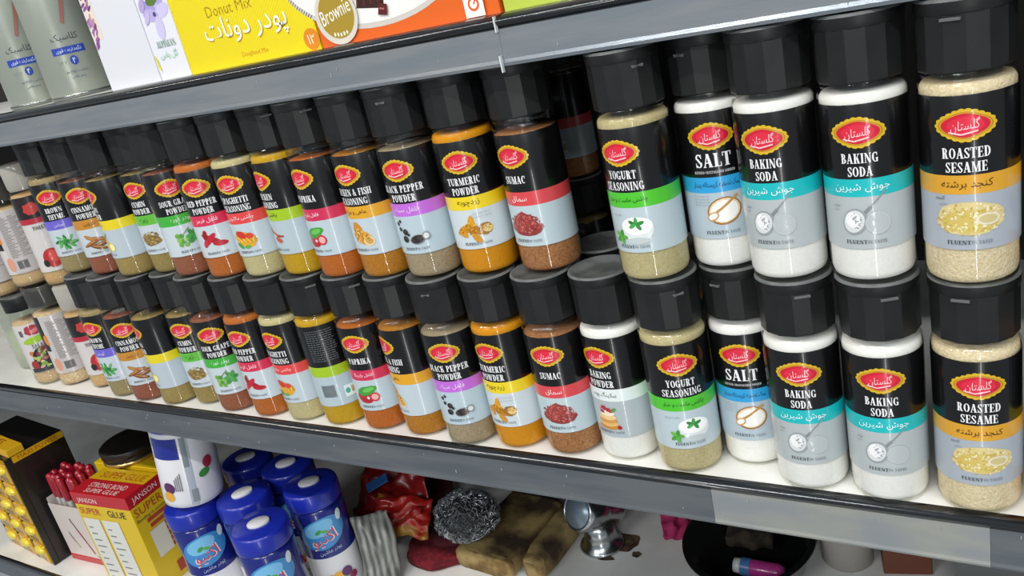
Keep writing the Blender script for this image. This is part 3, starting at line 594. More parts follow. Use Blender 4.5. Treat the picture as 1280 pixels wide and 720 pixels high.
# ------------------------------------------------------------------ top shelf: cans and cartons
ZT = 0.3791
m_can = mat('silver_green_can', 'aab0a4', 0.32, metal=0.45)
def spray_can(label, x, y, rr, rot):
    o = thing('hair_spray_can', label, 'can', (x, y, ZT), rot, 'silver cans on the top shelf')
    put('body', MB().lathe([(.0001, .002), (rr * .9, .001), (rr * .97, 0), (rr, .003), (rr, .165), (rr * .9, .176), (rr * .55, .184), (.0001, .184)], 56).mesh('body', m_can), o)
    put('base_rim', MB().lathe([(rr * .96, -.00005), (rr * 1.015, .0005), (rr * 1.015, .0035), (rr, .0045)], 56).mesh('base_rim', mat('can_rim', '8c8f8a', .25, metal=.8)), o)
    put('cap', MB().lathe([(rr * .6, .180), (rr * .8, .182), (rr * .78, .215), (rr * .7, .222), (.0001, .222)], 40).mesh('cap', mat('grey_can_cap', '9ea29c', .35)), o)
    k = Ink(cyl(rr + .0002), .004)
    k.text('کلاسیک', 0, .0630, .0085, '3c4450', maxw=.028); k.rect(-.017, .0460, .017, .0535, '2544a8'); k.text('نگهدارنده قوی', 0, .0499, .0052, 'dfe6f4', maxw=.026)
    k.ell(.002, .0385, .0042, .0048, '2544a8'); k.text('۴', .002, .0385, .0055, 'f0f4fa', maxw=.003); k.text('۳ ۲ ۱', -.010, .0375, .0034, '8a9088', maxw=.010)
    k.text('مناسب انواع مو', .001, .0270, .0044, '5a6884', maxw=.022); k.text('حجم خالص', .001, .0210, .0036, '5a6884', maxw=.018)
    k.poly([(.002, .078), (.005, .076), (.016, .110), (.012, .112)], 'a06a60')
    put('print', k.mesh('print'), o)
spray_can('silver hair spray can with blue stripe, right one of the pair, next to white carton', -.9260, .0500, .0345, 58)
spray_can('silver hair spray can with blue stripe, left one, cut off by the picture edge', -1.0130, .0500, .0345, 54)
def carton(label, x0, x1, y0, d, h, col, side, art, rz=0, cat='box', nm='carton'):
    wd = x1 - x0; o = thing(nm, label, cat, ((x0 + x1) / 2, y0 + d / 2, ZT), rz, 'cartons on the top shelf')
    m1 = mat('card_' + col, col, .32, coat=.3); m2 = mat('card_' + side, side, .4)
    me = MB().box(-wd / 2, -d / 2, 0, wd / 2, d / 2, h, b=.0006).mesh('board', m1); put('board', me, o)
    put('end_flap', MB().box(-wd / 2 + .002, -d / 2 + .0012, h, wd / 2 - .002, d / 2 - .0012, h + .0007, b=.0002).mesh('end_flap', m2), o)
    k = Ink(plane((0, -d / 2 - .00002, 0), (1, 0, 0), (0, 0, 1)), .5); art(k, wd / 2, h); put('front_print', k.mesh('front_print', paint('gloss_print', .28, .5)), o)
    return o
def art_lav1(k, w_, h):
    k.rect(-w_ + .002, .050, -w_ + .018, h, 'eadccf'); rr = random.Random(2)
    for i in range(60):
        z = rr.uniform(.044, h - .002); x = -w_ + .003 + .011 * rr.random() * min(1, (z - .035) / .03); k.ell(x, z, .0040, .0014, rr.choice(['8a4a8c', 'a06aa4', 'b884b8', '74387c', 'c49a9c']), rot=rr.uniform(20, 80), n=8, up=2 + i * .1)
def art_lav2(k, w_, h):
    for a, c in ((50, 'b0a4dc'), (95, 'c4bce8'), (140, 'a89cd8'), (20, 'd0c8ee'), (170, 'bcb0e2'), (260, 'cfc8ec')):
        k.ell(.003 + .009 * math.cos(math.radians(a)), .058 + .011 * math.sin(math.radians(a)), .011, .0060, c, rot=a, n=14)
    k.ell(.002, .0735, .009, .0055, '5c7a34', rot=15, wob=.1); k.ell(.002, .079, .008, .004, '3c5424'); k.ell(.000, .060, .0022, .0022, '4c4478')
    k.ell(-.014, .070, .007, .0040, 'b4a4d4', rot=60); k.ell(-.012, .058, .007, .0030, 'c8bce4', rot=50)
    k.serif('ALPINLAN', .002, .0330, .0058, '8fae9e', .034); k.text('گل یاس', .001, .0230, .0085, '9cd0a8', maxw=.026)
    k.poly([(-w_ + .0010, .0260), (-w_ + .005, .0190), (-w_ + .006, .0080), (-w_ + .0030, .0120)], 'e8dc30')
def art_donut(k, w_, h):
    for i in range(70):
        x = -w_ + i * .0036 - .06; a, b = max(x, -w_), min(x + .12, w_)
        if b > a: k.line([(a, (a - x)), (b, (b - x))], .0007, 'ecd428', up=1)
    k.text('پودر دونات', .0038, .0300, .0250, 'b08a10', maxw=.108, up=2); k.text('پودر دونات', .003, .0312, .0250, 'fbf8e8', maxw=.108, up=3)
    k.text('Donut Mix', -.010, .0500, .0095, 'c8a414', maxw=.075); k.text('Doughnut Mix', .007, .0082, .0054, 'd89018', maxw=.042)
    k.ell(w_ - .0075, .0095, .0090, .0090, 'e08a1c'); k.text('۱۲', w_ - .0078, .0095, .0078, 'fbf0d0', maxw=.009)
def art_brownie(k, w_, h):
    k.ell(-.022, .062, .097, .054, 'cfc9c0', n=48); k.ell(-.022, .064, .095, .052, 'efeeea', n=48); k.ell(-.022, .068, .078, .040, 'dcdad4', n=40); k.ell(-.022, .069, .076, .038, 'f4f3f0', n=40)
    for x, z, q in ((-.026, .034, .016), (.004, .036, .015), (-.012, .050, .016), (.020, .052, .014)):
        k.poly([(x - q, z - q * .55), (x + q * .7, z - q * .8), (x + q, z + q * .3), (x - q * .7, z + q * .55)], '3a1c14'); k.poly([(x - q * .7, z + q * .55), (x + q, z + q * .3), (x + q * .8, z + q * .7), (x - q * .5, z + q * .85)], '5c2e20')
        for j in range(4): k.line([(x - q * .9 + j * q * .45, z - q * .5), (x - q * .75 + j * q * .45, z + q * .6)], .0012, '6c2a24')
    k.poly([(-.021, .0170), (-.012, .0155), (-.010, .0235), (-.018, .0255)], '5c1c1c'); k.line([(-.018, .0215), (-.0135, .0205)], .0012, 'b86a64')
    k.ell(-.0640, .0230, .0225, .0225, 'd8d2c4', n=32); k.ell(-.0636, .0240, .0188, .0188, 'a98d2c', n=32); k.text('Brownie', -.0640, .0265, .0115, 'fbf8ec', maxw=.034, rot=14, slant=.2)
    for i in range(5): k.ell(-.0700 + i * .0034, .0082 + abs(i - 2) * .0005, .0011, .0017, 'f4ecd0', n=8)
    x = .0690
    k.rect(x - .0085, -.0 + .001, x + .0085, .0190, 'faf4ee'); k.ell(x, .0100, .0050, .0050, 'e0641e'); k.ell(x, .0100, .0032, .0032, 'faf4ee'); k.line([(x, .0100), (x + .003, .0140)], .0012, 'e0641e')
    k.text('ok', x, .0270, .0085, 'faf4ee', maxw=.016)
def art_green(k, w_, h):
    k.ell(-.010, .042, .062, .036, 'd2cfb4', n=32); k.ell(-.010, .046, .058, .033, 'e0d8cc', n=32); k.ell(-.010, .060, .034, .026, 'c8a07c', n=24)
carton('white carton with purple lavender sprig down its left edge', -.8190, -.7370, .0120, .060, .150, 'dfe0e6', 'e8e8ec', art_lav1)
carton('white carton with a lilac iris and green lettering, left of the yellow box', -.7350, -.6900, .0115, .060, .150, 'e6e6ee', 'e8e8ec', art_lav2)
carton('bright yellow doughnut mix box with white Persian lettering', -.6885, -.5190, .0110, .050, .150, 'f0dc10', 'e0cc10', art_donut)
carton('orange brownie mix box with brownies on a white plate', -.5170, -.3390, .0110, .050, .150, 'e0641e', 'd05a1a', art_brownie)
carton('yellow-green mix box with pale plate, right of the orange brownie box', -.3360, -.1700, .0120, .050, .150, 'b4c44c', 'a8b844', art_green)

# ------------------------------------------------------------------ lower shelf
ZL = -0.3889
# super glue box: red and yellow, corner towards the aisle
o = thing('glue_box', 'yellow and red super glue display box standing left of blue canisters', 'box', (-1.2660, .0640, ZL), 5)
bw, bd_, bh = .066, .034, .1790
m_gy = mat('glue_yellow', 'e2c016', .35, coat=.4); m_gr = mat('glue_red', 'c01c28', .35, coat=.4)
put('carton_body', MB().box(-bw, -bd_, 0, bw, bd_, bh - .022, b=.0008).mesh('carton_body', m_gy), o)
put('carton_head', MB().box(-bw - .0004, -bd_ - .0004, bh - .022, bw + .0004, bd_ + .0004, bh, b=.0008).mesh('carton_head', m_gr), o)
k = Ink(plane((0, -bd_ - .0006, 0), (1, 0, 0), (0, 0, 1)), .5)
k.text('JANSON', -.030, bh - .0135, .0115, 'f4e4e0', maxw=.056); k.text('SUPER', -.034, bh - .033, .0125, 'c8501c', maxw=.054); k.text('GLUE', .030, bh - .033, .0125, '2c2410', maxw=.046)
for x in (-.048, -.002):
    k.rect(x - .012, .004, x + .028, bh - .048, 'e6e4dc', up=2)
    for i in range(9): k.rect(x - .006, .012 + i * .0125, x + .004 + (i * 3 % 4) * .004, .0145 + i * .0125, '7c7c78', up=3)
put('front_print', k.mesh('front_print', paint('gloss_print')), o)
k = Ink(plane((bw + .0006, 0, 0), (0, 1, 0), (0, 0, 1)), .5)
k.text('JANSON', 0, bh - .0125, .0120, 'f4e4e0', maxw=.060); k.text('SUPER', -.002, bh - .033, .0140, 'b8401c', maxw=.058); k.text('Bonding in seconds', 0, bh - .048, .0075, '3c3010', maxw=.060)
k.rect(-.018, .055, .012, .105, 'e4e0d4')
for i in range(7): k.rect(-.014 + (i % 2) * .002, .057 + i * .0105, .030, .0635 + i * .0105, 'b03420', up=3)
k.rect(.004, .010, .030, .030, 'b03420'); put('side_print', k.mesh('side_print', paint('gloss_print')), o)
k = Ink(plane((0, 0, bh + .0002), (1, 0, 0), (0, 1, 0)), .5)
k.rect(-bw, .004, bw, bd_, 'dcb416'); k.text('SUPER GLUE', .004, .018, .016, 'b8401c', maxw=.104); k.rect(-bw, -bd_, bw, .003, 'c4202c'); k.text('STRONG BOND', 0, -.010, .0115, 'f4e8e4', maxw=.088); k.text('SUPER GLUE', 0, -.024, .010, 'f4e8e4', maxw=.088)
put('top_print', k.mesh('top_print', paint('gloss_print')), o)
# second yellow box behind and the tin lying on top
o = thing('tape_tin', 'round black tin with a gold rim lying above the glue box', 'tin', (-1.3180, .1420, ZL + bh + .0002), 0)
put('tin_body', MB().lathe([(.0001, .0), (.046, 0), (.048, .002), (.048, .016), (.0001, .016)], 48).mesh('tin_body', mat('black_tin', '1c1816', .35)), o)
put('gold_rim', MB().lathe([(.0482, -.0002), (.0500, .001), (.0500, .0045), (.0482, .006)], 48).mesh('gold_rim', mat('gold_rim', 'c9a86a', .25, metal=.8)), o)
put('tin_lid', MB().lathe([(.0495, .0120), (.0505, .013), (.0505, .024), (.048, .026), (.0001, .026)], 48).mesh('tin_lid', mat('black_tin', '1c1816')), o)
o = thing('glue_box', 'second yellow box behind the super glue box, under the black tin', 'box', (-1.2900, .1440, ZL), 5)
put('carton_body', MB().box(-.090, -.036, 0, .090, .036, .1785, b=.0008).mesh('carton_body', m_gy), o)
k = Ink(plane((0, 0, .1786), (1, 0, 0), (0, 1, 0)), .5); k.text('SUPER GLUE', .055, -.008, .014, 'b8401c', maxw=.06); put('top_print', k.mesh('top_print', paint('gloss_print')), o)
# pens in their white counter box
o = thing('pen_box', 'white card pen display box with red base printed with a pen', 'box', (-1.4220, .0770, ZL), 3)
pw_, pd_, ph = .050, .030, .118
mp_ = mat('pen_card', 'd8cdc6', .4, coat=.2)
pbm = MB().box(-pw_, -pd_, .012, pw_, -pd_ + .0015, ph).box(-pw_, pd_ - .0015, .012, pw_, pd_, ph + .02).box(-pw_, -pd_ + .0015, .012, -pw_ + .0015, pd_ - .0015, ph + .01).box(pw_ - .0015, -pd_ + .0015, .012, pw_, pd_ - .0015, ph + .01)
put('card_wall', MB().box(-pw_, -pd_, .0122, pw_, -pd_ + .0015, ph).mesh('card_wall', mp_), o); put('card_wall', MB().box(-pw_, pd_ - .0015, .0122, pw_, pd_, ph + .02).mesh('card_wall', mp_), o)
put('card_wall', MB().box(-pw_, -pd_ + .0016, .0122, -pw_ + .0015, pd_ - .0016, ph + .01).mesh('card_wall', mp_), o); put('card_wall', MB().box(pw_ - .0015, -pd_ + .0016, .0122, pw_, pd_ - .0016, ph + .01).mesh('card_wall', mp_), o)
put('red_base', MB().box(-pw_ - .001, -pd_ - .001, 0, pw_ + .001, pd_ + .001, .012, b=.0006).mesh('red_base', m_gr), o)
k = Ink(plane((0, -pd_ - .0001, 0), (1, 0, 0), (0, 0, 1)), .5)
k.line([(.026, .022), (.004, .070)], .0045, 'a02430'); k.line([(.004, .070), (-.006, .092)], .0035, '4c3438'); k.line([(.028, .018), (.040, .0135)], .0014, '6c5c60'); k.ell(-.022, .050, .010, .0022, 'b8a8a4', rot=-65); k.line([(-.010, .030), (-.026, .062)], .0014, '7c6c70')
put('front_print', k.mesh('front_print', paint('gloss_print')), o)
rr = random.Random(9); n = 0
m_pr = mat('red_pen_cap', 'a31a2c', .2, coat=.6); m_pb = mat('pen_barrel', 'c8c4c0', .2, coat=.4)
PEN_B = MB().lathe([(.0001, 0), (.0030, .006), (.0040, .012), (.0042, .120)], 12).mesh('barrel', m_pb)
PEN_C = MB().lathe([(.0050, .112), (.0062, .114), (.0064, .150), (.0058, .1560), (.0001, .1580)], 12).mesh('pen_cap', m_pr)
PEN_L = MB().box(.0062, -.0014, .118, .0076, .0014, .152, b=.0003).mesh('clip', m_pr)
for i in range(6):
    for j in range(3):
        x, y = -.038 + i * .0150 + rr.uniform(-.001, .001), -.018 + j * .0175
        p = thing('pen', 'red-capped pen standing in the white pen box', 'pen', Vector((-1.4220, .0770, ZL + .0140)) + Matrix.Rotation(math.radians(3), 3, 'Z') @ Vector((x, y, 0)), rr.uniform(0, 360), 'red-capped pens bundled in the pen box')
        p.rotation_euler = (rr.uniform(-.03, .03), rr.uniform(-.03, .03), rr.uniform(0, 6))
        put('barrel', PEN_B, p); put('pen_cap', PEN_C, p); put('clip', PEN_L, p)
# counter display hung with yellow packs
DX, DY = -1.5780, .0500
disp = thing('display_stand', 'black counter display stand with yellow header hung with small yellow packs', 'display', (DX, DY, ZL), -6)
m_db = mat('display_black', '191715', .35, coat=.3); m_dy = mat('display_yellow', 'dcab1a', .4)
put('stand_body', MB().box(-.092, -.012, 0, .092, .080, .2200, b=.001).mesh('stand_body', m_db), disp)
put('header_card', MB().box(-.094, -.014, .2202, .094, .014, .234, b=.001).mesh('header_card', m_dy), disp)
k = Ink(plane((0, 0, .2343), (1, 0, 0), (0, 1, 0)), .5); k.text('BATTERIES', 0, .000, .015, 'b04818', maxw=.15); put('header_print', k.mesh('header_print', paint('gloss_print')), disp)
k = Ink(plane((.0921, 0, 0), (0, 1, 0), (0, 0, 1)), .5); k.rect(.056, .01, .074, .05, 'b0aca4'); k.rect(-.010, .207, .079, .219, 'dcab1a'); k.text('MAXI POWER', .034, .213, .008, 'b04818', maxw=.07); put('side_print', k.mesh('side_print', paint('gloss_print')), disp)
for i in range(4): put('divider', MB().box(-.092 + i * .0595, -.022, 0, -.0865 + i * .0595, -.0122, .219).mesh('divider', m_db), disp)
pk = MB().box(-.024, -.0055, -.0190, .024, .0055, .0190, b=.0016).mesh('pack', mat('pack_yellow', 'd8a412', .3, coat=.5))
bub = MB().lathe([(.0105, 0), (.0100, .003), (.0070, .0055), (.0001, .0062)], 20, M=Matrix.Translation((.0, -.0055, .006)) @ Matrix.Rotation(PI / 2, 4, 'X') @ Matrix.Diagonal((1.6, .8, 1, 1))).mesh('blister', mat('blister_yellow', 'f0d838', .15, coat=.8))
k = Ink(plane((0, -.0056, 0), (1, 0, 0), (0, 0, 1)), .5); k.text('MAXI', 0, -.0110, .0090, '2c2008', maxw=.030); PKT = k.mesh('pack_print', paint('gloss_print'))
MZ = Matrix.Rotation(math.radians(-6), 3, 'Z')
for c in range(3):
    for q in range(5):
        p = Vector((DX, DY, ZL)) + MZ @ Vector((-.0595 + c * .0595, -.0180, .0205 + q * .0420))
        rown = ['bottom', 'second lowest', 'middle', 'second highest', 'top'][q]; coln = ['left', 'middle', 'right'][c]
        o = thing('blister_pack', f'small yellow blister pack, {coln} column, {rown} row of the display', 'pack', p, -6 + rr.uniform(-2, 2), 'yellow packs hung on the display')
        put('pack_card', pk, o); put('blister', bub, o); put('pack_print', PKT, o)

# blue canisters
m_bl = mat('blue_canister', '17227a', .25, coat=.5); m_bl2 = mat('blue_lid', '1a2ba4', .3, coat=.4); m_wh = mat('canister_white', 'e2e2e6', .3, coat=.4)
def canister_meshes():
    body = MB().lathe([(.0001, .001), (.040, 0), (.0435, .003), (.0440, .010), (.0440, .070), (.0425, .095), (.0440, .118), (.0440, .138), (.0405, .146), (.0001, .146)], 56, mis=[1, 1, 1, 1, 0, 0, 0, 0, 0]).mesh('body', [m_bl, m_wh])
    lid = MB().lathe([(.0415, .1462), (.0448, .1464), (.0452, .148), (.0452, .166), (.0438, .1700), (.0410, .1715), (.0001, .1718)], 56).mesh('lid', m_bl2)
    spout = MB().lathe([(.0175, .1714), (.0178, .1742), (.0165, .1752), (.0001, .1755)], 28, M=Matrix.Diagonal((1.0, .72, 1, 1))).mesh('flip_spout', mat('spout_white', 'dcdcde', .35))
    k = Ink(cyl(.0446), .004); k.zoom = None
    k.ell(0, .109, .040, .024, '3c8ccc', rot=12, n=30); k.ell(-.004, .118, .026, .012, '7cc0e8', rot=14, n=20); k.ell(-.006, .1135, .006, .003, '3f9a44', rot=30); k.ell(.004, .1125, .006, .0026, '58b050', rot=-10)
    k.text('اکتیو', .0, .1000, .0245, 'f2d6d6', maxw=.072, rot=10); k.text('اکتیو', .0, .1003, .0215, 'c83040', maxw=.067, rot=10)
    k.text('پودر ماشین', .004, .0800, .0085, 'b8c8e8', maxw=.040, rot=6); k.ell(.034, .128, .0052, .0085, 'd8e4ee', rot=-15)
    for x, z, q, c in ((-.024, .030, .009, 'c43c34'), (-.010, .034, .009, 'e0905c'), (.004, .036, .010, 'e8b030'), (.018, .040, .009, '5c2c6c'), (-.004, .020, .010, 'd8d040'), (.014, .024, .009, '7ab43c'), (.027, .030, .007, '8c2c50')):
        k.ell(x, z, q, q * .85, c, n=16)
    k.rect(-.030, .008, .032, .013, '88b048')
    return body, lid, spout, k.mesh('front_print', paint('gloss_print'))
CM = canister_meshes()
def canister(label, x, y, rz, z=0.0):
    o = thing('blue_canister', label, 'canister', (x, y, ZL + z), rz, 'blue detergent canisters on the lower shelf')
    o.scale = (.885, .885, 1.045)
    for n_, m_ in zip(('body', 'lid', 'flip_spout', 'front_print'), CM): put(n_, m_, o)
canister('blue canister with white spout, nearest one in front of the others', -.9090, .0490, 44)
canister('blue canister with dark lid behind and left of the nearest one', -.9960, .0980, 60)
canister('blue canister with fruit picture, right-hand one beside the red packet', -.9050, .1460, 44)
canister('blue canister under the white fruit jar, beside the glue box', -1.0710, .0620, 50)
canister('blue canister in the dark, rear row, right one behind the others', -.9850, .1780, 45)
canister('blue canister in the dark, rear row, left one behind the others', -1.0740, .1760, 45)
o = thing('white_canister', 'white canister with plum and cherry pictures, standing on top of a blue one', 'canister', (-1.0640, .0690, ZL + .1880), 40)
o.scale = (.97, .97, 1.0); o.rotation_euler = (0, math.radians(8), math.radians(48))
put('body', MB().lathe([(.0001, .001), (.039, 0), (.0430, .003), (.0435, .010), (.0435, .115), (.0405, .119), (.0001, .120)], 48).mesh('body', m_wh), o)
put('lid', MB().lathe([(.0415, .1202), (.0448, .1204), (.0452, .122), (.0452, .138), (.0438, .1420), (.0001, .1425)], 48).mesh('lid', m_bl2), o)
k = Ink(cyl(.0440), .004)
k.ell(-.030, .034, .010, .009, '5c2458'); k.ell(-.033, .020, .010, .008, 'e0a838'); k.rect(-.048, .080, -.004, .112, '1c2a8c'); k.rect(.000, .006, .010, .112, 'b0b8c4'); k.rect(.000, .066, .008, .112, '7c848c'); k.rect(.003, .010, .012, .030, '8a9098')
for i in range(4): k.rect(-.010 - i * .003, .030, -.0085 - i * .003, .058 - i * .003, '7c7c80', up=8)
k.ell(.026, .050, .009, .006, '3c8a3a', rot=20); k.ell(.034, .064, .008, .009, 'b03038')
put('front_print', k.mesh('front_print', paint('gloss_print')), o)

# crumpled packet, grey striped sachet
def crumple(nx, ny, wx, wy, amp, seed, th=.0012, fold=None):
    mb = MB(); vs = []
    for s_ in (0, 1):
        for j in range(ny + 1):
            for i in range(nx + 1):
                u, v = i / nx - .5, j / ny - .5
                e = min(1, (.5 - abs(u)) * 6) * min(1, (.5 - abs(v)) * 6)
                q = noise.noise(Vector((u * 5 + seed, v * 5, seed))) * amp + noise.noise(Vector((u * 9 + seed, v * 9, seed))) * amp * .22
                z = q + (th + .012 * max(0, e)) * (1 if s_ else -1) * .5
                x, y = u * wx + noise.noise(Vector((v * 4, seed, 1))) * .006, v * wy + noise.noise(Vector((u * 4, seed, 5))) * .006
                if fold: z += fold * abs(u) * wx
                vs.append((x, y, z))
    n = (nx + 1) * (ny + 1); fs = []
    for j in range(ny):
        for i in range(nx):
            a = j * (nx + 1) + i; fs.append((a, a + 1, a + nx + 2, a + nx + 1)); fs.append((n + a, n + a + nx + 1, n + a + nx + 2, n + a + 1))
    for i in range(nx): fs.append((i, n + i, n + i + 1, i + 1)); a = ny * (nx + 1) + i; fs.append((a, a + 1, n + a + 1, n + a))
    for j in range(ny): a = j * (nx + 1); fs.append((a, a + nx + 1, n + a + nx + 1, n + a)); a += nx; fs.append((a, n + a, n + a + nx + 1, a + nx + 1))
    return mb.add(vs, fs, 0, True)
m_red = mat('red_foil', '7c1216', .35, coat=.3, col2='a8201c', noise_scale=9, ramp=(.45, .7))
m_redo = mat('red_orange_foil', 'a8201a', .3, coat=.4, col2='a87828', noise_scale=16, ramp=(.55, .62))
o = thing('red_packet', 'crumpled shiny red packet lying behind the grey striped sachet', 'packet', (-.8760, .2720, ZL + .090), 12)
p = put('packet_body', fix_normals(crumple(30, 22, .130, .115, .020, 3.3).mesh('packet_body', m_red)), o); p.rotation_euler = (.55, -.15, 0)
p = put('packet_flap', fix_normals(crumple(20, 16, .085, .060, .014, 8.1).mesh('packet_flap', m_redo)), o); p.location = (.036, -.050, -.018); p.rotation_euler = (.9, .25, .2)
k = MB().box(-.018, -.008, 0, .018, .008, .0016, b=.0005).mesh('blue_patch', mat('blue_foil', '2c5c9c', .3)); p = put('blue_patch', k, o); p.location = (-.014, -.018, .018); p.rotation_euler = (.5, -.3, .5)
o = thing('packet_support', 'dark packets piled under the red packet', 'packet', (-.8800, .3200, ZL), 12)
put('pile', fix_normals(crumple(16, 12, .10, .07, .006, 5.0, th=.04).mesh('pile', mat('dark_packet', '3c1414', .5))), o).location = (0, 0, .030)
o = thing('grey_sachet', 'grey and white striped sachet leaning beside the right-hand blue canister', 'sachet', (-.8380, .1700, ZL + .056), 35)
m_str = bpy.data.materials.new('striped_sachet'); m_str.use_nodes = True; nt = m_str.node_tree; b = nt.nodes['Principled BSDF']; b.inputs['Roughness'].default_value = .35
tc = nt.nodes.new('ShaderNodeTexCoord'); wv = nt.nodes.new('ShaderNodeTexWave'); wv.inputs['Scale'].default_value = 30; wv.inputs['Distortion'].default_value = .4; cr = nt.nodes.new('ShaderNodeValToRGB')
cr.color_ramp.elements[0].color = lin('545654'); cr.color_ramp.elements[1].color = lin('94958f'); nt.links.new(tc.outputs['Object'], wv.inputs['Vector']); nt.links.new(wv.outputs[0], cr.inputs[0]); nt.links.new(cr.outputs[0], b.inputs[0])
p = put('sachet_body', fix_normals(crumple(16, 20, .055, .110, .009, 6.6).mesh('sachet_body', m_str)), o); p.rotation_euler = (1.25, 0, 0)

# scouring pads and steel wool
m_pad = mat('maroon_scourer', '7c1424', .95, col2='5c0c1a', noise_scale=120, bump=1.0, bump_scale=500)
def pad(label, x, y, z, rx, ry, h, seed, col, rz=0):
    vs = []; n = 40; prof = [(.0, 0), (.9, 0), (1.0, .25), (1.0, .75), (.92, 1.0), (.5, 1.04), (0, 1.05)]
    mb = MB(); rr_ = [1 + .05 * math.sin(3 * a / n * 2 * PI + seed) + .03 * math.sin(7 * a / n * 2 * PI) for a in range(n)]
    for r_, q in prof:
        for i in range(n):
            a = 2 * PI * i / n; k_ = max(r_, .001) * rr_[i]; vs.append((rx * k_ * math.cos(a), ry * k_ * math.sin(a), h * q + .0012 * noise.noise(Vector((k_ * 5 * math.cos(a), k_ * 5 * math.sin(a), seed)))))
    fs = [(k_ * n + i, k_ * n + (i + 1) % n, (k_ + 1) * n + (i + 1) % n, (k_ + 1) * n + i) for k_ in range(len(prof) - 1) for i in range(n)]
    return put('scouring_pad', mb.add(vs, fs, 0, True).mesh('scouring_pad', col), None, (x, y, z), rz, label, 'scourer', 'maroon scouring pads')
pad('maroon scouring pad lying flat under the grey steel wool', -.7860, .2480, ZL, .058, .046, .018, 1.0, m_pad, 15)
pad('dark red scouring pad edge, stacked on the flat one under the steel wool', -.7660, .2780, ZL + .0195, .048, .040, .014, 2.4, mat('dark_red_scourer', '4c1018', .95, bump=1.0, bump_scale=500), 40)
sw = MB(); rr = random.Random(12)
C0 = Vector((0, 0, 0))
ico = []
for j in range(13):
    for i in range(24):
        th, ph = PI * j / 12, 2 * PI * i / 24; d = Vector((math.sin(th) * math.cos(ph), math.sin(th) * math.sin(ph), math.cos(th))); r_ = 1 + .12 * noise.noise(d * 2.5); ico.append((d.x * .041 * r_, d.y * .036 * r_, d.z * .026 * r_))
sw.add(ico, [(j * 24 + i, j * 24 + (i + 1) % 24, (j + 1) * 24 + (i + 1) % 24, (j + 1) * 24 + i) for j in range(12) for i in range(24)], 0, True)
for i in range(1500):
    d = Vector((rr.gauss(0, 1), rr.gauss(0, 1), rr.gauss(0, 1))).normalized(); r_ = 1 + .12 * noise.noise(d * 2.5)
    base = Vector((d.x * .041 * r_, d.y * .036 * r_, d.z * .026 * r_)); t = d.orthogonal().normalized(); t = Matrix.Rotation(rr.uniform(0, 6.28), 3, d) @ t; u = d.cross(t)
    rad = rr.uniform(.002, .0055); a0 = rr.uniform(0, 6); vs = []
    for q in range(7):
        a = a0 + q * .75; c = base + t * rad * math.cos(a) + u * rad * math.sin(a) * .8 + d * (.0015 + .0022 * math.sin(a * 1.7) * rr.uniform(.4, 1)); vs += [tuple(c), tuple(c + d * .0006 + u * .0005)]
    sw.add(vs, [(2 * q, 2 * q + 2, 2 * q + 3, 2 * q + 1) for q in range(6)], 1, False)
SWO = put('steel_wool', sw.mesh('steel_wool', [mat('wool_core', '26282a', .7), mat('wool_strand', 'a4a8ac', .35, metal=.6)]), None, (-.7300, .2580, ZL + .0700), 20, 'grey steel wool scourer heaped on the maroon pads', 'steel wool'); SWO.scale = (1.12, 1.12, 1.2)

# two worn tan blocks
m_tan = mat('worn_tan_block', 'a8905c', .85, col2='3c2c1e', noise_scale=16, bump=.4, bump_scale=160, ramp=(.42, .62), detail=8)
m_tan2 = mat('pale_tan_edge', 'b49a64', .85, col2='7c6238', noise_scale=40, bump=.3, bump_scale=200)
def blockmesh(L, Wd, Hh, taper, rnd, seed, n=22, m=18):
    vs = []; fs = []
    for j in range(n + 1):
        t = j / n; y = (t - .5) * L; wf = Wd / 2 * (1 - taper * abs(2 * t - 1) ** rnd)
        for i in range(m):
            a = 2 * PI * i / m; c, s_ = math.cos(a), math.sin(a); p_ = .32
            x = wf * math.copysign(abs(c) ** p_, c); z = Hh / 2 * (1 - taper * .5 * abs(2 * t - 1) ** rnd) * math.copysign(abs(s_) ** p_, s_)
            q = noise.noise(Vector((x * 40, y * 40, z * 40 + seed))) * .0022; vs.append((x * (1 + q * 6), y, z + q))
    for j in range(n):
        for i in range(m): fs.append((j * m + i, (j + 1) * m + i, (j + 1) * m + (i + 1) % m, j * m + (i + 1) % m))
    fs += [tuple(range(m)), tuple(reversed(range(n * m, n * m + m)))]
    return vs, fs
o = thing('tan_block', 'wide tan block with a dirty brown worn top, beside the steel wool', 'block', (-.6880, .2990, ZL + .0170), -4, 'worn tan blocks')
v_, f_ = blockmesh(.150, .100, .034, .03, 6, 2.0); put('block_body', fix_normals(MB().add(v_, f_, 0, True).mesh('block_body', m_tan)), o)
v_, f_ = blockmesh(.012, .101, .033, .03, 6, 3.0, n=4); q = put('pale_edge', fix_normals(MB().add(v_, f_, 0, True).mesh('pale_edge', m_tan2)), o); q.location = (0, -.0700, 0)
o = thing('tan_block', 'narrow round-ended tan block between the wide block and the tap', 'block', (-.6110, .3030, ZL + .0190), -2, 'worn tan blocks')
v_, f_ = blockmesh(.150, .036, .038, .55, 5, 5.0); put('block_body', fix_normals(MB().add(v_, f_, 0, True).mesh('block_body', m_tan)), o)
v_, f_ = blockmesh(.020, .031, .035, .35, 3, 6.0, n=8); q = put('pale_edge', fix_normals(MB().add(v_, f_, 0, True).mesh('pale_edge', m_tan2)), o); q.location = (0, -.0640, 0)

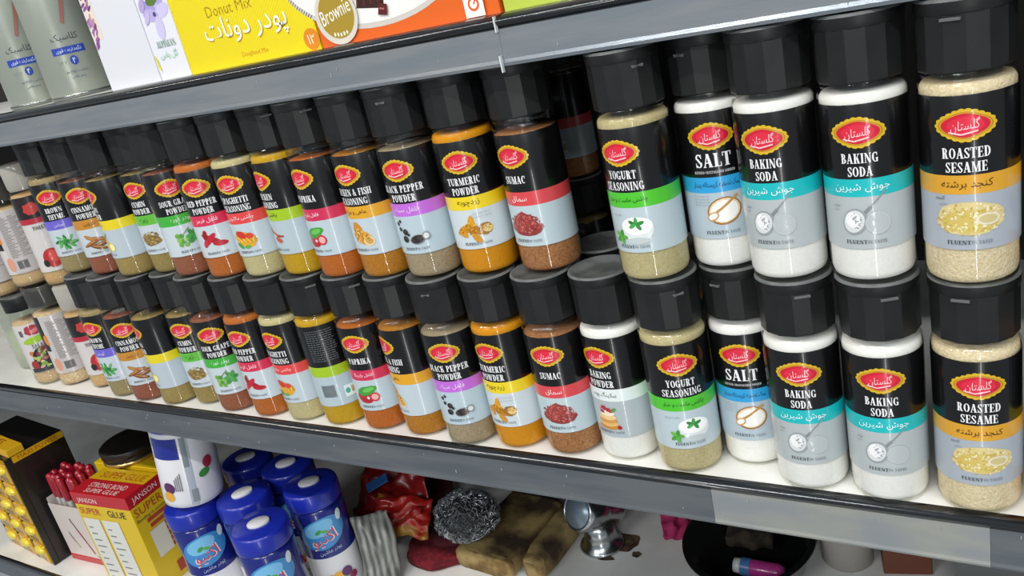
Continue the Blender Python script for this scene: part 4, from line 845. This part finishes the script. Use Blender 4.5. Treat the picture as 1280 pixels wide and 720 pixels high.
# chrome tap
m_chr = mat('chrome', 'b4b8ba', .22, metal=1.0); m_cap2 = mat('tap_end_grey', '8494a0', .3, metal=.5)
o = thing('chrome_tap', 'small chrome tap valve with round head standing by a rust stain', 'tap', (-.5520, .3280, ZL), 0); o.scale = (1.2, 1.2, 1.15)
put('flange', MB().lathe([(.0001, .0), (.026, 0), (.0275, .002), (.026, .005), (.0215, .008), (.0190, .020), (.0185, .040), (.0001, .041)], 40).mesh('flange', m_chr), o)
Mh = Matrix.Translation((.004, .012, .046)) @ Matrix.Rotation(math.radians(62), 4, Vector((.85, -.35, 0)).normalized()) @ Matrix.Scale(1.25, 4)
put('head', MB().lathe([(.0001, -.016), (.0150, -.016), (.0165, -.012), (.0165, .004), (.0175, .008), (.0200, .012), (.0205, .030), (.0190, .034), (.0170, .0355), (.0165, .0340)], 40, M=Mh).mesh('head', m_chr), o)
put('end_cap', MB().lathe([(.0164, .0338), (.0150, .0362), (.0001, .0366)], 36, M=Mh).mesh('end_cap', m_cap2), o)
put('lever', MB().tube([(.002, .004, .050), (.000, -.004, .064), (-.001, -.010, .074)], [.004, .0032, .0028], 10).mesh('lever', mat('white_lever', 'd8dcdc', .25)), o)
# rust marks on the board: thin uneven crust
rr = random.Random(21); m_rust = mat('rust_crust', '6c5440', .9, col2='3c2a20', noise_scale=90)
def crust(x, y, rx, ry, seed, n=26):
    vs = [(0, 0, .0012)] + [((1 + .35 * noise.noise(Vector((math.cos(a) * 1.7, math.sin(a) * 1.7, seed)))) * rx * math.cos(a), (1 + .35 * noise.noise(Vector((math.cos(a) * 1.7, math.sin(a) * 1.7, seed)))) * ry * math.sin(a), .0001) for a in [2 * PI * i / n for i in range(n)]]
    return put('rust_stain', MB().add(vs, [(0, 1 + i, 1 + (i + 1) % n) for i in range(n)], 0, True).mesh('rust_stain', m_rust), unit, (x, y, 0.0003), kind='stuff')
crust(-.5230, .3400, .024, .020, 1.0); crust(-.4950, .3210, .007, .006, 3.0); crust(-.5400, .3020, .018, .006, 5.0)

# pink cloth, black tray and what it holds
o = put('pink_cloth', fix_normals(crumple(18, 16, .060, .075, .014, 11.0).mesh('pink_cloth', mat('pink_cloth', 'a8285c', .8, bump=.4, bump_scale=400))), None, (-.4480, .3880, ZL + .026), 30, 'crumpled pink cloth left of the black tray', 'cloth'); o.rotation_euler = (.5, .3, .5)
m_tr = mat('black_glossy_tray', '141516', .12, coat=1.0)
o = thing('black_tray', 'glossy black oval tray with things in it on the lower shelf', 'tray', (-.3380, .3480, ZL), 0); o.scale = (1.1, 1.12, 1)
prof = [(.055, .001), (.064, .004), (.072, .040), (.0745, .041), (.0745, .0425), (.0700, .0425), (.0610, .008), (.0001, .007)]
prof = [(.0001, 0)] + prof
put('tray_shell', MB().lathe(prof, 56, M=Matrix.Diagonal((1.0, 1.15, 1, 1))).mesh('tray_shell', m_tr), o)
put('tray_rim', MB().lathe([(.0746, .0408), (.0775, .0412), (.0775, .0434), (.0740, .0436), (.0702, .0426)], 56, M=Matrix.Diagonal((1.0, 1.15, 1, 1))).mesh('tray_rim', m_tr), o)
o = thing('pink_bottle', 'small pink tube with white cap lying in the black tray', 'bottle', (-.3350, .3180, ZL + .0170), 0)
MX = Matrix.Rotation(PI / 2, 4, 'Y')
put('tube', MB().lathe([(.0001, .0), (.010, .001), (.0115, .006), (.0115, .042), (.0085, .048), (.0060, .050)], 28, M=MX).mesh('tube', mat('pink_plastic', 'b83c8c', .25, coat=.5)), o)
put('tube_end', MB().lathe([(.0118, -.006), (.0118, .006)], 28, M=MX).mesh('tube_end', mat('blue_band', '4c7cb4', .3)), o)
put('tube_cap', MB().lathe([(.0001, -.016), (.0095, -.016), (.0100, -.0062), (.0001, -.0060)], 24, M=MX).mesh('tube_cap', mat('cap_white', 'd8dcde', .3)), o)
o = put('brown_sponge', fix_normals(crumple(20, 16, .075, .080, .010, 14.0, th=.016).mesh('brown_sponge', mat('brown_sponge', '3c3426', .95, col2='241e16', noise_scale=60, bump=.6))), None, (-.3450, .3800, ZL + .030), 10, 'dark brown sponge lying in the black tray', 'sponge'); o.scale = (.8, .8, .8)
o = thing('paper_bundle', 'grey-white paper roll standing right of the black tray', 'roll', (-.2240, .3900, ZL), 0)
put('roll', MB().lathe([(.012, .001), (.030, 0), (.032, .003), (.032, .046), (.030, .049), (.012, .048), (.012, .001)], 40).mesh('roll', mat('grey_paper', '9a9690', .85, bump=.3)), o)
o = thing('brown_box', 'small reddish brown box at the back of the lower shelf', 'box', (-.1560, .4000, ZL), 14)
put('carton_body', MB().box(-.028, -.025, 0, .028, .025, .060, b=.001).mesh('carton_body', mat('red_brown_card', '6c3c2a', .7)), o)
put('carton_flap', MB().box(-.027, -.024, .0602, .027, .024, .0612, b=.0003).mesh('carton_flap', mat('red_brown_card', '6c3c2a')), o)
o = thing('grey_bin', 'grey plastic bin at the right end of the lower shelf', 'bin', (.0100, .3900, ZL), 3)
gb = MB().box(-.105, -.055, 0, .105, .055, .004).box(-.105, -.055, .004, .105, -.051, .075).box(-.105, .051, .004, .105, .055, .075).box(-.105, -.051, .004, -.101, .051, .075).box(.101, -.051, .004, .105, .051, .075)
put('bin_shell', gb.mesh('bin_shell', mat('grey_bin', '5c6060', .5)), o)
put('bin_rim', MB().box(-.110, -.0605, .0752, .110, -.050, .080, b=.001).mesh('bin_rim', mat('grey_bin', '5c6060')), o)
